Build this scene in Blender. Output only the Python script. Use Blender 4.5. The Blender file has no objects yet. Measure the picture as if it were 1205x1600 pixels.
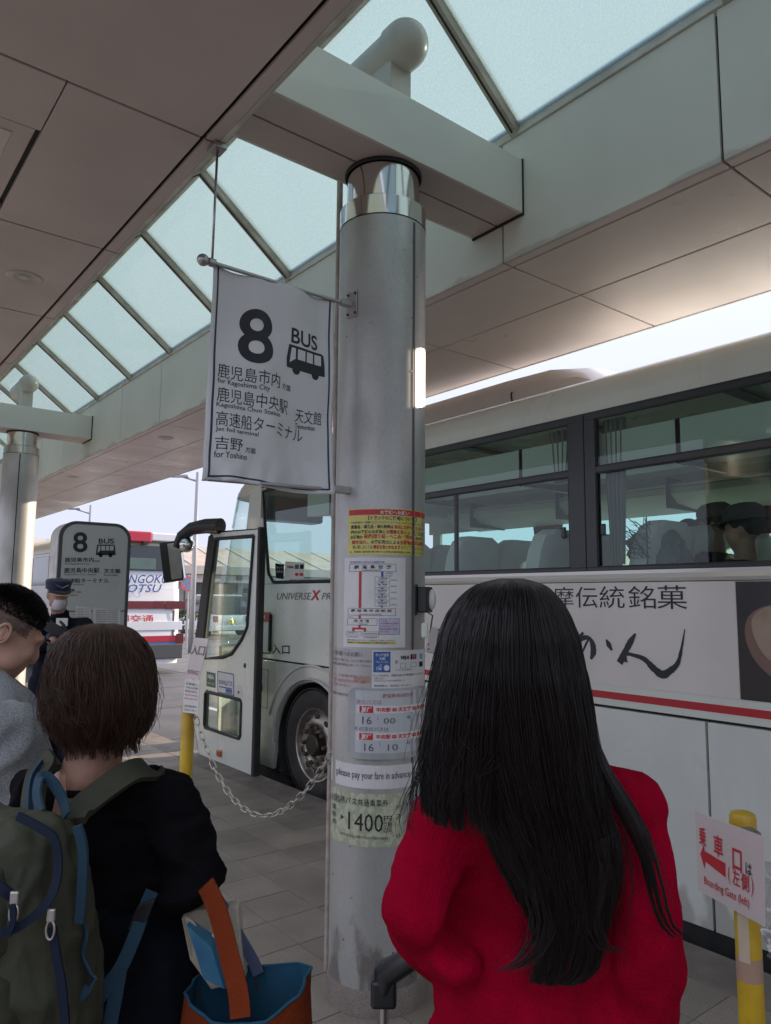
import bpy, bmesh, math, random
import numpy as np
from mathutils import Vector, Matrix, noise
random.seed(7); rng = np.random.default_rng(7)
scene = bpy.context.scene
COL = scene.collection
# ------------------------------------------------------------------ camera, sky, sun, exposure
F_PX, CAM = 1154.56, Vector((0, 0, 1.65))
ya, pi_, ro = math.radians(38.349), math.radians(6.6487), math.radians(0.4759)
fwd = Vector((math.sin(ya)*math.cos(pi_), math.cos(ya)*math.cos(pi_), math.sin(pi_)))
r0 = Vector((math.cos(ya), -math.sin(ya), 0)); u0 = r0.cross(fwd)
RV = math.cos(ro)*r0 + math.sin(ro)*u0; UV = -math.sin(ro)*r0 + math.cos(ro)*u0
cam = bpy.data.cameras.new('camera'); cam.sensor_fit = 'VERTICAL'; cam.sensor_height = 36
cam.lens = 36*F_PX/1600; cam.clip_start = 0.02; cam.clip_end = 3000
camo = bpy.data.objects.new('camera', cam); COL.objects.link(camo)
M = Matrix((RV, UV, -fwd)).transposed().to_4x4(); M.translation = CAM; camo.matrix_world = M
scene.camera = camo
SUN_AZ, SUN_EL = math.radians(96), math.radians(17)      # azimuth measured from +Y towards +X
world = bpy.data.worlds.new('World'); scene.world = world; world.use_nodes = True
nt = world.node_tree; nt.nodes.clear()
sky = nt.nodes.new('ShaderNodeTexSky'); sky.sky_type = 'NISHITA'; sky.sun_disc = False
sky.sun_elevation = SUN_EL; sky.sun_rotation = SUN_AZ
sky.air_density = 1.0; sky.dust_density = 0.4; sky.ozone_density = 2.5
hz = nt.nodes.new('ShaderNodeMix'); hz.data_type = 'RGBA'; hz.inputs[0].default_value = 0.994
wt = nt.nodes.new('ShaderNodeTexCoord'); wz = nt.nodes.new('ShaderNodeSeparateXYZ'); nt.links.new(wt.outputs['Generated'], wz.inputs[0])
wr_ = nt.nodes.new('ShaderNodeMapRange'); wr_.inputs[3].default_value = 1.0; wr_.inputs[4].default_value = 2.7; wp = nt.nodes.new('ShaderNodeMath'); wp.operation = 'MULTIPLY'; nt.links.new(wz.outputs[2], wp.inputs[0]); nt.links.new(wz.outputs[2], wp.inputs[1]); nt.links.new(wp.outputs[0], wr_.inputs[0])
wv = nt.nodes.new('ShaderNodeVectorMath'); wv.operation = 'SCALE'; wv.inputs[0].default_value = (1.92, 2.02, 2.48)   # thin overcast veil, brighter overhead
nt.links.new(wr_.outputs[0], wv.inputs['Scale']); nt.links.new(wv.outputs[0], hz.inputs[7])
nt.links.new(sky.outputs[0], hz.inputs[6])
bg = nt.nodes.new('ShaderNodeBackground'); bg.inputs[1].default_value = 0.1
nt.links.new(hz.outputs[2], bg.inputs[0])
wo = nt.nodes.new('ShaderNodeOutputWorld'); nt.links.new(bg.outputs[0], wo.inputs[0])
sl = bpy.data.lights.new('sun', 'SUN'); sl.energy = 2.3; sl.angle = math.radians(0.6); sl.color = (1, 0.80, 0.60)
so = bpy.data.objects.new('sun', sl); COL.objects.link(so)
sd = Vector((math.sin(SUN_AZ)*math.cos(SUN_EL), math.cos(SUN_AZ)*math.cos(SUN_EL), math.sin(SUN_EL)))
so.rotation_euler = sd.to_track_quat('Z', 'Y').to_euler(); so.location = (20, 10, 20)
scene.view_settings.view_transform = 'Standard'; scene.view_settings.look = 'None'
scene.view_settings.exposure = 2.05; scene.view_settings.gamma = 1; scene.view_settings.use_curve_mapping = False
scene.cycles.use_denoising = True
scene.cycles.max_bounces = 10; scene.cycles.diffuse_bounces = 7; scene.cycles.glossy_bounces = 4
scene.cycles.transparent_max_bounces = 24; scene.cycles.transmission_bounces = 6
scene.cycles.caustics_reflective = False; scene.cycles.caustics_refractive = False
scene.cycles.sample_clamp_indirect = 8

# ------------------------------------------------------------------ measuring helpers (a sight line met with a real plane)
def ray(px, py):
    return (px-602.5)/F_PX*RV - (py-800)/F_PX*UV + fwd
def onx(px, py, X): d = ray(px, py); return CAM + d*(X/d.x)
def ony(px, py, Y): d = ray(px, py); return CAM + d*(Y/d.y)
def onz(px, py, Z): d = ray(px, py); return CAM + d*((Z-1.65)/d.z)
HF = Vector((math.sin(ya), math.cos(ya), 0)); HR = Vector((math.cos(ya), -math.sin(ya), 0)); UP = Vector((0, 0, 1))
def at(px, py, D): d = ray(px, py); return CAM + d*(D/d.dot(HF))
# ------------------------------------------------------------------ materials
def S(r, g, b):
    f = lambda c: (c/255/12.92 if c/255 <= 0.04045 else ((c/255+0.055)/1.055)**2.4)
    return (f(r), f(g), f(b))
def mat(name, col, rough=0.5, metal=0.0, col2=None, scale=4.0, detail=6, bump=0.0, bscale=60.0, stretch=(1, 1, 1), spec=0.5,
        coat=0.0, sheen=0.0, thr=(0.35, 0.65), grain=0.0, gscale=300.0, coords='Object', rvar=0.0, objrand=0.0):
    m = bpy.data.materials.new(name); m.use_nodes = True; n = m.node_tree; b = n.nodes['Principled BSDF']
    b.inputs['Base Color'].default_value = (*col, 1); b.inputs['Roughness'].default_value = rough
    b.inputs['Metallic'].default_value = metal; b.inputs['Specular IOR Level'].default_value = spec
    b.inputs['Coat Weight'].default_value = coat; b.inputs['Coat Roughness'].default_value = 0.08
    b.inputs['Sheen Weight'].default_value = sheen
    tc = n.nodes.new('ShaderNodeNewGeometry'); mp = n.nodes.new('ShaderNodeMapping'); mp.inputs['Scale'].default_value = stretch
    n.links.new(tc.outputs['Position'], mp.inputs[0])
    last = None
    if col2 is not None:
        t = n.nodes.new('ShaderNodeTexNoise'); t.inputs['Scale'].default_value = scale; t.inputs['Detail'].default_value = detail
        n.links.new(mp.outputs[0], t.inputs[0])
        r = n.nodes.new('ShaderNodeMapRange'); r.inputs[1].default_value = thr[0]; r.inputs[2].default_value = thr[1]
        n.links.new(t.outputs[0], r.inputs[0])
        x = n.nodes.new('ShaderNodeMix'); x.data_type = 'RGBA'
        x.inputs[6].default_value = (*col, 1); x.inputs[7].default_value = (*col2, 1)
        n.links.new(r.outputs[0], x.inputs[0]); last = x.outputs[2]
        if rvar:
            q = n.nodes.new('ShaderNodeMapRange'); q.inputs[3].default_value = rough; q.inputs[4].default_value = min(1, rough+rvar)
            n.links.new(r.outputs[0], q.inputs[0]); n.links.new(q.outputs[0], b.inputs['Roughness'])
    if grain:
        t = n.nodes.new('ShaderNodeTexNoise'); t.inputs['Scale'].default_value = gscale; t.inputs['Detail'].default_value = 2
        n.links.new(mp.outputs[0], t.inputs[0])
        r = n.nodes.new('ShaderNodeMapRange'); r.inputs[1].default_value = 0.3; r.inputs[2].default_value = 0.7
        r.inputs[3].default_value = 1-grain; r.inputs[4].default_value = 1+grain; n.links.new(t.outputs[0], r.inputs[0])
        x = n.nodes.new('ShaderNodeVectorMath'); x.operation = 'SCALE'
        if last is not None: n.links.new(last, x.inputs[0])
        else: x.inputs[0].default_value = col
        n.links.new(r.outputs[0], x.inputs['Scale']); last = x.outputs[0]
    if objrand:
        oi = n.nodes.new('ShaderNodeObjectInfo'); r = n.nodes.new('ShaderNodeMapRange'); r.inputs[3].default_value = 1-objrand; r.inputs[4].default_value = 1+objrand
        n.links.new(oi.outputs['Random'], r.inputs[0]); x = n.nodes.new('ShaderNodeVectorMath'); x.operation = 'SCALE'
        if last is not None: n.links.new(last, x.inputs[0])
        else: x.inputs[0].default_value = col
        n.links.new(r.outputs[0], x.inputs['Scale']); last = x.outputs[0]
    if last is not None: n.links.new(last, b.inputs['Base Color'])
    if bump:
        t = n.nodes.new('ShaderNodeTexNoise'); t.inputs['Scale'].default_value = bscale; t.inputs['Detail'].default_value = 4
        n.links.new(mp.outputs[0], t.inputs[0])
        u = n.nodes.new('ShaderNodeBump'); u.inputs['Strength'].default_value = bump; u.inputs['Distance'].default_value = 0.01
        n.links.new(t.outputs[0], u.inputs['Height']); n.links.new(u.outputs[0], b.inputs['Normal'])
    return m
def glassmat(name, tint, refl=0.06, tr=0.0, tcol=(1, 1, 1), grime=0.0):
    m = bpy.data.materials.new(name); m.use_nodes = True; n = m.node_tree; n.nodes.clear()
    o = n.nodes.new('ShaderNodeOutputMaterial'); t = n.nodes.new('ShaderNodeBsdfTransparent'); t.inputs[0].default_value = (*tint, 1)
    src = t.outputs[0]
    tc = n.nodes.new('ShaderNodeTexCoord')
    if tr:
        l = n.nodes.new('ShaderNodeBsdfTranslucent'); l.inputs[0].default_value = (*tcol, 1)
        d = n.nodes.new('ShaderNodeBsdfDiffuse'); d.inputs[0].default_value = (*tcol, 1)
        k = n.nodes.new('ShaderNodeMixShader'); k.inputs[0].default_value = 0.25
        n.links.new(l.outputs[0], k.inputs[1]); n.links.new(d.outputs[0], k.inputs[2])
        x = n.nodes.new('ShaderNodeMixShader'); x.inputs[0].default_value = tr
        if grime:
            z = n.nodes.new('ShaderNodeTexNoise'); z.inputs['Scale'].default_value = 220; z.inputs['Detail'].default_value = 3
            mp = n.nodes.new('ShaderNodeMapping'); mp.inputs['Scale'].default_value = (0.35, 1, 0.35)
            n.links.new(tc.outputs['Object'], mp.inputs[0]); n.links.new(mp.outputs[0], z.inputs[0])
            r = n.nodes.new('ShaderNodeMapRange'); r.inputs[1].default_value = 0.35; r.inputs[2].default_value = 0.65
            r.inputs[3].default_value = tr-grime; r.inputs[4].default_value = min(1, tr+grime)
            n.links.new(z.outputs[0], r.inputs[0]); n.links.new(r.outputs[0], x.inputs[0])
        n.links.new(src, x.inputs[1]); n.links.new(k.outputs[0], x.inputs[2]); src = x.outputs[0]
    g = n.nodes.new('ShaderNodeBsdfGlossy'); g.inputs[1].default_value = 0.02
    f = n.nodes.new('ShaderNodeFresnel'); gm_ = n.nodes.new('ShaderNodeNewGeometry'); io = n.nodes.new('ShaderNodeMapRange')
    io.inputs[3].default_value = 1.45; io.inputs[4].default_value = 1/1.45      # thin panes: the same reflectance from both sides
    n.links.new(gm_.outputs['Backfacing'], io.inputs[0]); n.links.new(io.outputs[0], f.inputs[0])
    a = n.nodes.new('ShaderNodeMath'); a.operation = 'ADD'; a.inputs[1].default_value = refl; a.use_clamp = True
    n.links.new(f.outputs[0], a.inputs[0])
    y = n.nodes.new('ShaderNodeMixShader'); n.links.new(a.outputs[0], y.inputs[0]); n.links.new(src, y.inputs[1]); n.links.new(g.outputs[0], y.inputs[2])
    n.links.new(y.outputs[0], o.inputs[0]); return m
MT = {}
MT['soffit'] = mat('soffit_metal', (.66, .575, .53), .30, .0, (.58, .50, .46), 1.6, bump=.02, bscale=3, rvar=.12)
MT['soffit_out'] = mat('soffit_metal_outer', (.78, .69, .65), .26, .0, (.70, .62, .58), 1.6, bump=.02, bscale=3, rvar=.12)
MT['fascia'] = mat('fascia_metal', (.76, .75, .68), .34, .0, (.68, .68, .61), 1.3, bump=.015, bscale=4, rvar=.15, objrand=.03)
MT['fascia_dirt'] = mat('fascia_grime', (.33, .32, .28), .7, 0, (.48, .48, .44), 9, 8)
MT['joint'] = mat('joint_sealant', (.018, .018, .02), .6)
MT['gutter'] = mat('gutter_metal', (.66, .65, .60), .4, .0, (.52, .50, .46), 6, rvar=.2)
MT['mullion'] = mat('mullion_metal', (.50, .45, .38), .5, .0, (.34, .30, .24), 7, rvar=.2)
MT['sky_glass'] = glassmat('skylight_glass', (.49, .585, .61), 0.0, .44, (.48, .58, .58), .12)
MT['column'] = mat('column_steel', (.50, .50, .475), .32, .45, (.37, .365, .345), 3.2, 8, bump=.01, bscale=30, stretch=(1, 1, .6), rvar=.2, grain=.05, gscale=90)
MT['chrome'] = mat('mirror_steel', (.70, .68, .65), .13, 1.0)
MT['steel'] = mat('brushed_steel', (.45, .43, .42), .3, .9)
MT['rust'] = mat('weathered_pipe', (.36, .29, .24), .55, .2, (.45, .40, .36), 20)
MT['ivory'] = mat('ivory_paint', (.60, .55, .47), .32, 0, (.52, .47, .40), 3, coat=.2)
MT['black'] = mat('black_plastic', (.015, .015, .017), .35)
MT['rubber'] = mat('black_rubber', (.02, .02, .022), .6, 0, (.035, .033, .032), 12)
MT['tyre'] = mat('tyre_rubber', (.030, .028, .027), .75, 0, (.055, .048, .043), 6, bump=.1, bscale=80)
MT['bus'] = mat('bus_paint', (.76, .78, .70), .22, .0, (.70, .72, .64), 1.4, coat=.5, rvar=.1, bump=.008, bscale=2)
MT['bus_low'] = mat('bus_paint_lower', (.74, .76, .70), .25, .0, (.66, .68, .62), 2.2, coat=.4, rvar=.12, bump=.05, bscale=1.3)
MT['bus_metal'] = mat('bus_silver', (.68, .69, .65), .24, .3, (.58, .58, .55), 3, coat=.3)
MT['busframe'] = mat('window_band', (.030, .032, .036), .3, .0, (.04, .042, .047), 5)
MT['trim'] = mat('aluminium_trim', (.62, .59, .55), .3, .5)
MT['busglass'] = glassmat('bus_window_glass', (.84, .92, .90), 0)
MT['doorglass'] = glassmat('door_glass', (.80, .88, .86), 0)
MT['white'] = mat('white_plate', (.72, .70, .67), .45, 0, (.66, .63, .60), 5)
MT['adpanel'] = mat('advert_film', (.80, .74, .69), .30, 0, (.74, .68, .63), 2, coat=.3, bump=.006, bscale=3)
MT['ink'] = mat('dark_ink', (.018, .02, .028), .5)
MT['inkg'] = mat('grey_ink', (.10, .10, .11), .5)
MT['red'] = mat('red_ink', (.50, .025, .035), .45)
MT['blue'] = mat('blue_ink', (.03, .10, .33), .45)
MT['green'] = mat('green_ink', (.03, .12, .07), .45)
MT['ltblue'] = mat('light_blue_ink', (.15, .35, .62), .45)
MT['paper'] = mat('paper_sheet', (.70, .69, .67), .5, 0, (.63, .62, .60), 8, coat=.3)
MT['paperpink'] = mat('faded_paper', (.50, .46, .45), .3, 0, (.40, .38, .37), 10, coat=.5)
MT['yellowp'] = mat('yellow_notice', (.62, .55, .10), .3, 0, (.55, .48, .08), 6, coat=.6)
MT['ticket'] = mat('ticket_paper', (.50, .52, .38), .4, 0, (.37, .41, .27), 42, 2, thr=(.45, .55), coat=.2)
MT['film'] = glassmat('plastic_film', (.90, .91, .90), .05, .25, (.6, .6, .6))
MT['board'] = mat('whiteboard', (.42, .44, .44), .2, 0, (.33, .35, .35), 8, coat=.6)
MT['post'] = mat('yellow_post_paint', (.62, .40, .012), .35, 0, (.50, .30, .01), 9, coat=.3, rvar=.2)
MT['tape'] = mat('brown_tape', (.42, .27, .19), .35, coat=.4)
MT['tape2'] = mat('cream_tape', (.58, .47, .33), .4, coat=.3)
MT['flag'] = mat('flag_cloth', (.76, .76, .76), .6, 0, (.70, .70, .70), 5, bump=.12, bscale=9, sheen=.2)
MT['flagline'] = mat('flag_print', (.035, .045, .08), .6)
MT['tile'] = mat('paving_tile', (.28, .238, .195), .62, 0, (.20, .168, .137), 2.6, 9, bump=.12, bscale=120, grain=.28, gscale=170, objrand=.11)
MT['kerb'] = mat('kerb_granite', (.22, .185, .16), .7, 0, (.15, .13, .11), 6, 8, bump=.15, bscale=150, grain=.3, gscale=200, objrand=.12)
MT['grout'] = mat('tile_joint', (.035, .028, .022), .9)
MT['asphalt'] = mat('asphalt', (.075, .078, .085), .85, 0, (.10, .10, .105), 1.2, 8, bump=.3, bscale=180, grain=.25, gscale=120)
MT['line'] = mat('road_paint', (.62, .62, .62), .7, 0, (.45, .45, .45), 14)
MT['skin'] = mat('skin', (.42, .245, .175), .55, 0, (.35, .185, .13), 22, 5, bump=.12, bscale=300, spec=.3)
MT['skin'].node_tree.nodes['Principled BSDF'].inputs['Subsurface Weight'].default_value = .08
MT['stubble'] = mat('shaved_stubble', (.10, .075, .06), .7, 0, (.20, .13, .10), 260, 2)
MT['redknit'] = mat('red_knit', (.30, .0010, .020), .95, 0, (.22, .0008, .014), 14, bump=.35, bscale=240, spec=.05, grain=.12, gscale=500)
MT['blackknit'] = mat('black_knit', (.0035, .0035, .0045), .95, 0, (.006, .006, .007), 14, bump=.3, bscale=300, spec=.08)
MT['fleece'] = mat('grey_fleece', (.29, .30, .30), .95, 0, (.17, .18, .185), 380, 2, bump=.5, bscale=300, thr=(.4, .6))
MT['navy'] = mat('navy_uniform', (.005, .006, .013), .85, bump=.1, bscale=200, spec=.15)
MT['denim'] = mat('dark_denim', (.0035, .0042, .007), .9, 0, (.006, .0075, .012), 20, bump=.2, bscale=300, spec=.1)
MT['plaid'] = mat('plaid_skirt', (.06, .01, .03), .9, 0, (.02, .04, .03), 40)
MT['mask'] = mat('mask_cloth', (.62, .60, .60), .8)
MT['glove'] = mat('grey_glove', (.05, .055, .06), .9, bump=.2, bscale=300)
MT['gold'] = mat('gold_braid', (.65, .42, .10), .4, .4)
MT['olive'] = mat('olive_nylon', (.052, .054, .034), .75, 0, (.038, .040, .026), 7, bump=.25, bscale=12, spec=.2, grain=.12, gscale=420)
MT['navyzip'] = mat('navy_zip', (.006, .012, .026), .7, spec=.2)
MT['webbing'] = mat('blue_webbing', (.010, .040, .066), .85, bump=.3, bscale=400)
MT['orange'] = mat('orange_canvas', (.20, .034, .008), .85, 0, (.15, .025, .006), 9, bump=.3, bscale=260, spec=.15, grain=.12, gscale=500)
MT['turq'] = mat('turquoise_lining', (.005, .075, .135), .8, 0, (.004, .055, .10), 6, bump=.2, bscale=30)
MT['canvas'] = mat('cream_canvas', (.42, .37, .29), .9, bump=.2, bscale=200)
MT['bluehandle'] = mat('blue_handle', (.06, .08, .14), .7)
MT['seatcover'] = mat('white_seat_cover', (.74, .70, .68), .7, 0, (.66, .63, .61), 6)
MT['seat'] = mat('seat_moquette', (.02, .03, .05), .9)
MT['interior'] = mat('cabin_lining', (.55, .55, .50), .7)
MT['rack'] = mat('luggage_rack', (.60, .62, .54), .4)
MT['curtain'] = mat('cabin_curtain', (.10, .015, .02), .9)
MT['curtain2'] = mat('grey_curtain', (.30, .28, .27), .9)
MT['hat'] = mat('felt_hat', (.05, .045, .045), .9)
MT['hatbrown'] = mat('brown_hat', (.13, .085, .06), .9)
MT['leaf'] = mat('leaf_green', (.05, .08, .03), .7, 0, (.03, .05, .02), 9)
MT['lampred'] = mat('red_lens', (.14, .015, .018), .15, coat=.6)
MT['lampdark'] = mat('dark_red_lens', (.12, .012, .015), .15, coat=.6)
MT['amber'] = mat('amber_lens', (.45, .12, .01), .15, coat=.6)
MT['whitebus'] = mat('white_bus_paint', (.72, .74, .78), .25, 0, (.68, .70, .74), 1, coat=.5)
MT['redpaint'] = mat('red_bus_paint', (.45, .02, .05), .3, coat=.4)
MT['bluepaint'] = mat('blue_bus_paint', (.05, .15, .32), .3, coat=.4)
MT['shadebus'] = mat('white_bus_in_shade', (.48, .46, .36), .3, coat=.4)  # shaded look of the white coach put into a cream olive colour
MT['conc'] = mat('concrete', (.42, .40, .38), .8, 0, (.34, .33, .31), 2, 8)
MT['brownroof'] = mat('brown_canopy_roof', (.42, .33, .25), .5, 0, (.34, .26, .2), 1.2)
MT['carwhite'] = mat('white_car_paint', (.65, .66, .68), .2, coat=.6)
MT['carblack'] = mat('black_car_paint', (.03, .032, .036), .2, coat=.6)
MT['carred'] = mat('red_car_paint', (.35, .03, .03), .2, coat=.6)
MT['darkglass'] = mat('dark_glass', (.03, .04, .045), .08, coat=.5)
MT['mirrorface'] = mat('mirror_face', (.75, .77, .75), .03, 1.0)
MT['plate'] = mat('yellow_plate', (.65, .50, .05), .4)
MT['bronze'] = mat('hub_bronze', (.06, .05, .04), .35, .5)
MT['nut'] = mat('wheel_nut', (.16, .12, .08), .5, .6)
MT['rim'] = mat('polished_rim', (.50, .46, .41), .28, .8, (.34, .30, .26), 12)
MT['film2'] = glassmat('crumpled_plastic', (.85, .87, .88), .12, .25, (.6, .62, .63))
def hairmat(name, col, rough=.42):
    m = bpy.data.materials.new(name); m.use_nodes = True; b = m.node_tree.nodes['Principled BSDF']
    b.inputs['Base Color'].default_value = (*col, 1); b.inputs['Roughness'].default_value = rough
    b.inputs['Specular IOR Level'].default_value = .28
    n = m.node_tree; h = n.nodes.new('ShaderNodeHairInfo'); r = n.nodes.new('ShaderNodeMapRange')
    r.inputs[3].default_value = .5; r.inputs[4].default_value = 1.7
    x = n.nodes.new('ShaderNodeVectorMath'); x.operation = 'SCALE'; x.inputs[0].default_value = col
    n.links.new(h.outputs['Random'], r.inputs[0]); n.links.new(r.outputs[0], x.inputs['Scale']); n.links.new(x.outputs[0], b.inputs['Base Color'])
    return m
MT['hair'] = hairmat('black_hair', (.0066, .0044, .0040), .36)
MT['hairb'] = hairmat('brown_hair', (.036, .0175, .0098), .5)
def grime(name, z0, z1, col, sc=7.0):      # rain streaks and edge dirt that gather above a height
    m = MT[name]; n = m.node_tree; b = n.nodes['Principled BSDF']; g = n.nodes.new('ShaderNodeNewGeometry'); x = n.nodes.new('ShaderNodeSeparateXYZ'); n.links.new(g.outputs['Position'], x.inputs[0])
    r = n.nodes.new('ShaderNodeMapRange'); r.inputs[1].default_value = z1; r.inputs[2].default_value = z0; n.links.new(x.outputs[2], r.inputs[0])
    mp = n.nodes.new('ShaderNodeMapping'); mp.inputs['Scale'].default_value = (1, 1, .45); n.links.new(g.outputs['Position'], mp.inputs[0])
    t = n.nodes.new('ShaderNodeTexNoise'); t.inputs['Scale'].default_value = sc; t.inputs['Detail'].default_value = 7; n.links.new(mp.outputs[0], t.inputs[0])
    a = n.nodes.new('ShaderNodeMath'); a.operation = 'MULTIPLY_ADD'; a.inputs[1].default_value = .42; n.links.new(r.outputs[0], a.inputs[0]); n.links.new(t.outputs[0], a.inputs[2])
    q = n.nodes.new('ShaderNodeMapRange'); q.inputs[1].default_value = .74; q.inputs[2].default_value = .84; q.inputs[4].default_value = .75; n.links.new(a.outputs[0], q.inputs[0])
    y = n.nodes.new('ShaderNodeMix'); y.data_type = 'RGBA'; src = b.inputs['Base Color'].links[0].from_socket; n.links.new(src, y.inputs[6]); y.inputs[7].default_value = (*col, 1)
    n.links.new(q.outputs[0], y.inputs[0]); n.links.new(y.outputs[2], b.inputs['Base Color'])
grime('fascia', 3.42, 3.50, (.50, .47, .42), 3.5); grime('column', .05, .5, (.16, .14, .12), 9); grime('bus_low', -.05, .45, (.40, .38, .33), 5)
MT['hairshell'] = mat('hair_under', (.006, .005, .005), .8)
# ------------------------------------------------------------------ mesh builders
class MB:
    def __init__(s): s.v = []; s.f = []; s.m = []; s.mi = 0
    def add(s, vs, fs):
        b = len(s.v); s.v += [tuple(x) for x in vs]; s.f += [tuple(b+i for i in f) for f in fs]; s.m += [s.mi]*len(fs); return s
    def box(s, x0, x1, y0, y1, z0, z1):
        return s.add([(x0,y0,z0),(x1,y0,z0),(x1,y1,z0),(x0,y1,z0),(x0,y0,z1),(x1,y0,z1),(x1,y1,z1),(x0,y1,z1)],
                     [(0,3,2,1),(4,5,6,7),(0,1,5,4),(1,2,6,5),(2,3,7,6),(3,0,4,7)])
    def obox(s, c, ax, h):     # oriented box: centre, three axes, half sizes
        c = Vector(c); vs = []
        for k in (-1, 1):
            for (i, j) in ((-1,-1),(1,-1),(1,1),(-1,1)): vs.append(c+ax[0]*i*h[0]+ax[1]*j*h[1]+ax[2]*k*h[2])
        return s.add(vs, [(0,3,2,1),(4,5,6,7),(0,1,5,4),(1,2,6,5),(2,3,7,6),(3,0,4,7)])
    def tube(s, path, rad, n=10, cap=True, flat=None, upv=None):
        P = [Vector(p) for p in path]; R = rad if isinstance(rad, (list, tuple)) else [rad]*len(P)
        b = len(s.v); prev = None
        for i, p in enumerate(P):
            t = (P[min(i+1, len(P)-1)]-P[max(i-1, 0)]).normalized()
            if prev is None:
                a = upv or (Vector((0,0,1)) if abs(t.z) < .9 else Vector((1,0,0)))
            else: a = prev
            a = (a-t*a.dot(t)).normalized(); prev = a; c = t.cross(a)
            fa, fc = flat if flat else (1, 1)
            for k in range(n):
                w = 2*math.pi*k/n; s.v.append(tuple(p+a*(math.cos(w)*R[i]*fa)+c*(math.sin(w)*R[i]*fc)))
        for i in range(len(P)-1):
            for k in range(n):
                s.f.append((b+i*n+k, b+i*n+(k+1)%n, b+(i+1)*n+(k+1)%n, b+(i+1)*n+k)); s.m.append(s.mi)
        if cap:
            s.f.append(tuple(b+k for k in range(n))[::-1]); s.f.append(tuple(b+(len(P)-1)*n+k for k in range(n))); s.m += [s.mi]*2
        return s
    def cyl(s, p0, p1, r0, r1=None, n=24): return s.tube([p0, p1], [r0, r0 if r1 is None else r1], n)
    def ell(s, c, r, rot=None, nu=16, nv=10):
        c = Vector(c); r = (r, r, r) if isinstance(r, (int, float)) else r; b = len(s.v); vs = [Vector((0,0,r[2]))]
        for i in range(1, nv):
            a = math.pi*i/nv
            for k in range(nu):
                w = 2*math.pi*k/nu; vs.append(Vector((r[0]*math.sin(a)*math.cos(w), r[1]*math.sin(a)*math.sin(w), r[2]*math.cos(a))))
        vs.append(Vector((0,0,-r[2])))
        if rot: vs = [rot @ v for v in vs]
        fs = [(0, 1+k, 1+(k+1)%nu) for k in range(nu)]
        for i in range(nv-2):
            o = 1+i*nu; fs += [(o+k, o+nu+k, o+nu+(k+1)%nu, o+(k+1)%nu) for k in range(nu)]
        o = 1+(nv-2)*nu; L = len(vs)-1; fs += [(o+k, L, o+(k+1)%nu) for k in range(nu)]
        return s.add([v+c for v in vs], fs)
    def cap(s, p0, p1, r0, r1, n=14):
        p0, p1 = Vector(p0), Vector(p1); t = (p1-p0).normalized(); path = []; R = []
        for i in range(5):
            a = math.pi/2*(1-i/4.0); path.append(p0-t*r0*math.sin(a)); R.append(max(r0*math.cos(a), 1e-4))
        for i in range(5):
            a = math.pi/2*(i/4.0); path.append(p1+t*r1*math.sin(a)); R.append(max(r1*math.cos(a), 1e-4))
        return s.tube(path, R, n)
    def limb(s, pts, rad, n=14):
        for i in range(len(pts)-1): s.cap(pts[i], pts[i+1], rad[i], rad[i+1], n)
        return s
    def prism(s, poly, plane, a, b):     # poly in the two other axes; extruded from a to b along 'x','y' or 'z'
        g = {'x': lambda p, q: (q, p[0], p[1]), 'y': lambda p, q: (p[0], q, p[1]), 'z': lambda p, q: (p[0], p[1], q)}[plane]
        n = len(poly); vs = [g(p, a) for p in poly]+[g(p, b) for p in poly]
        return s.add(vs, [tuple(range(n))[::-1], tuple(range(n, 2*n))]+[(i, (i+1)%n, n+(i+1)%n, n+i) for i in range(n)])
    def rev(s, prof, c, ax, n=32, a0=0, a1=2*math.pi):   # profile (radius, height) turned about axis ax through c
        ax = Vector(ax).normalized(); c = Vector(c); e = (Vector((0,0,1)) if abs(ax.z) < .9 else Vector((1,0,0)))
        e = (e-ax*e.dot(ax)).normalized(); g = ax.cross(e); b = len(s.v); full = abs(a1-a0-2*math.pi) < 1e-6; m = n if full else n+1
        for r, h in prof:
            for k in range(m):
                w = a0+(a1-a0)*k/n; s.v.append(tuple(c+ax*h+e*(math.cos(w)*r)+g*(math.sin(w)*r)))
        for i in range(len(prof)-1):
            for k in range(n):
                k2 = (k+1) % m; s.f.append((b+i*m+k, b+i*m+k2, b+(i+1)*m+k2, b+(i+1)*m+k)); s.m.append(s.mi)
        return s
    def mesh(s, name, mats, smooth=False, bevel=0):
        me = bpy.data.meshes.new(name); me.from_pydata(s.v, [], s.f)
        for m in (mats if isinstance(mats, (list, tuple)) else [mats]): me.materials.append(MT[m] if isinstance(m, str) else m)
        me.polygons.foreach_set('material_index', s.m)
        bm = bmesh.new(); bm.from_mesh(me)
        bmesh.ops.recalc_face_normals(bm, faces=bm.faces)
        if bevel:
            bmesh.ops.bevel(bm, geom=[e for e in bm.edges if len(e.link_faces) == 2 and e.calc_face_angle(0) > .5], offset=bevel, segments=2, affect='EDGES', profile=.5)
        bm.to_mesh(me); bm.free()
        if smooth: smoothen(me, smooth)
        me.update(); return me
    def build(s, name, mats, parent=None, smooth=False, bevel=0):
        return link(name, s.mesh(name, mats, smooth, bevel), parent)
def smoothen(me, angle=True):
    me.polygons.foreach_set('use_smooth', [True]*len(me.polygons))
    if angle is not True and angle:
        bm = bmesh.new(); bm.from_mesh(me)
        for e in bm.edges:
            if len(e.link_faces) == 2 and e.calc_face_angle(0) > math.radians(angle): e.smooth = False
        bm.to_mesh(me); bm.free()
def link(name, data, parent=None, loc=None):
    o = bpy.data.objects.new(name, data); COL.objects.link(o)
    if loc is not None: o.location = loc
    if parent is not None:
        o.parent = parent
        if loc is None: o.matrix_parent_inverse = Matrix.Translation(parent.location).inverted()
    return o
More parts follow.
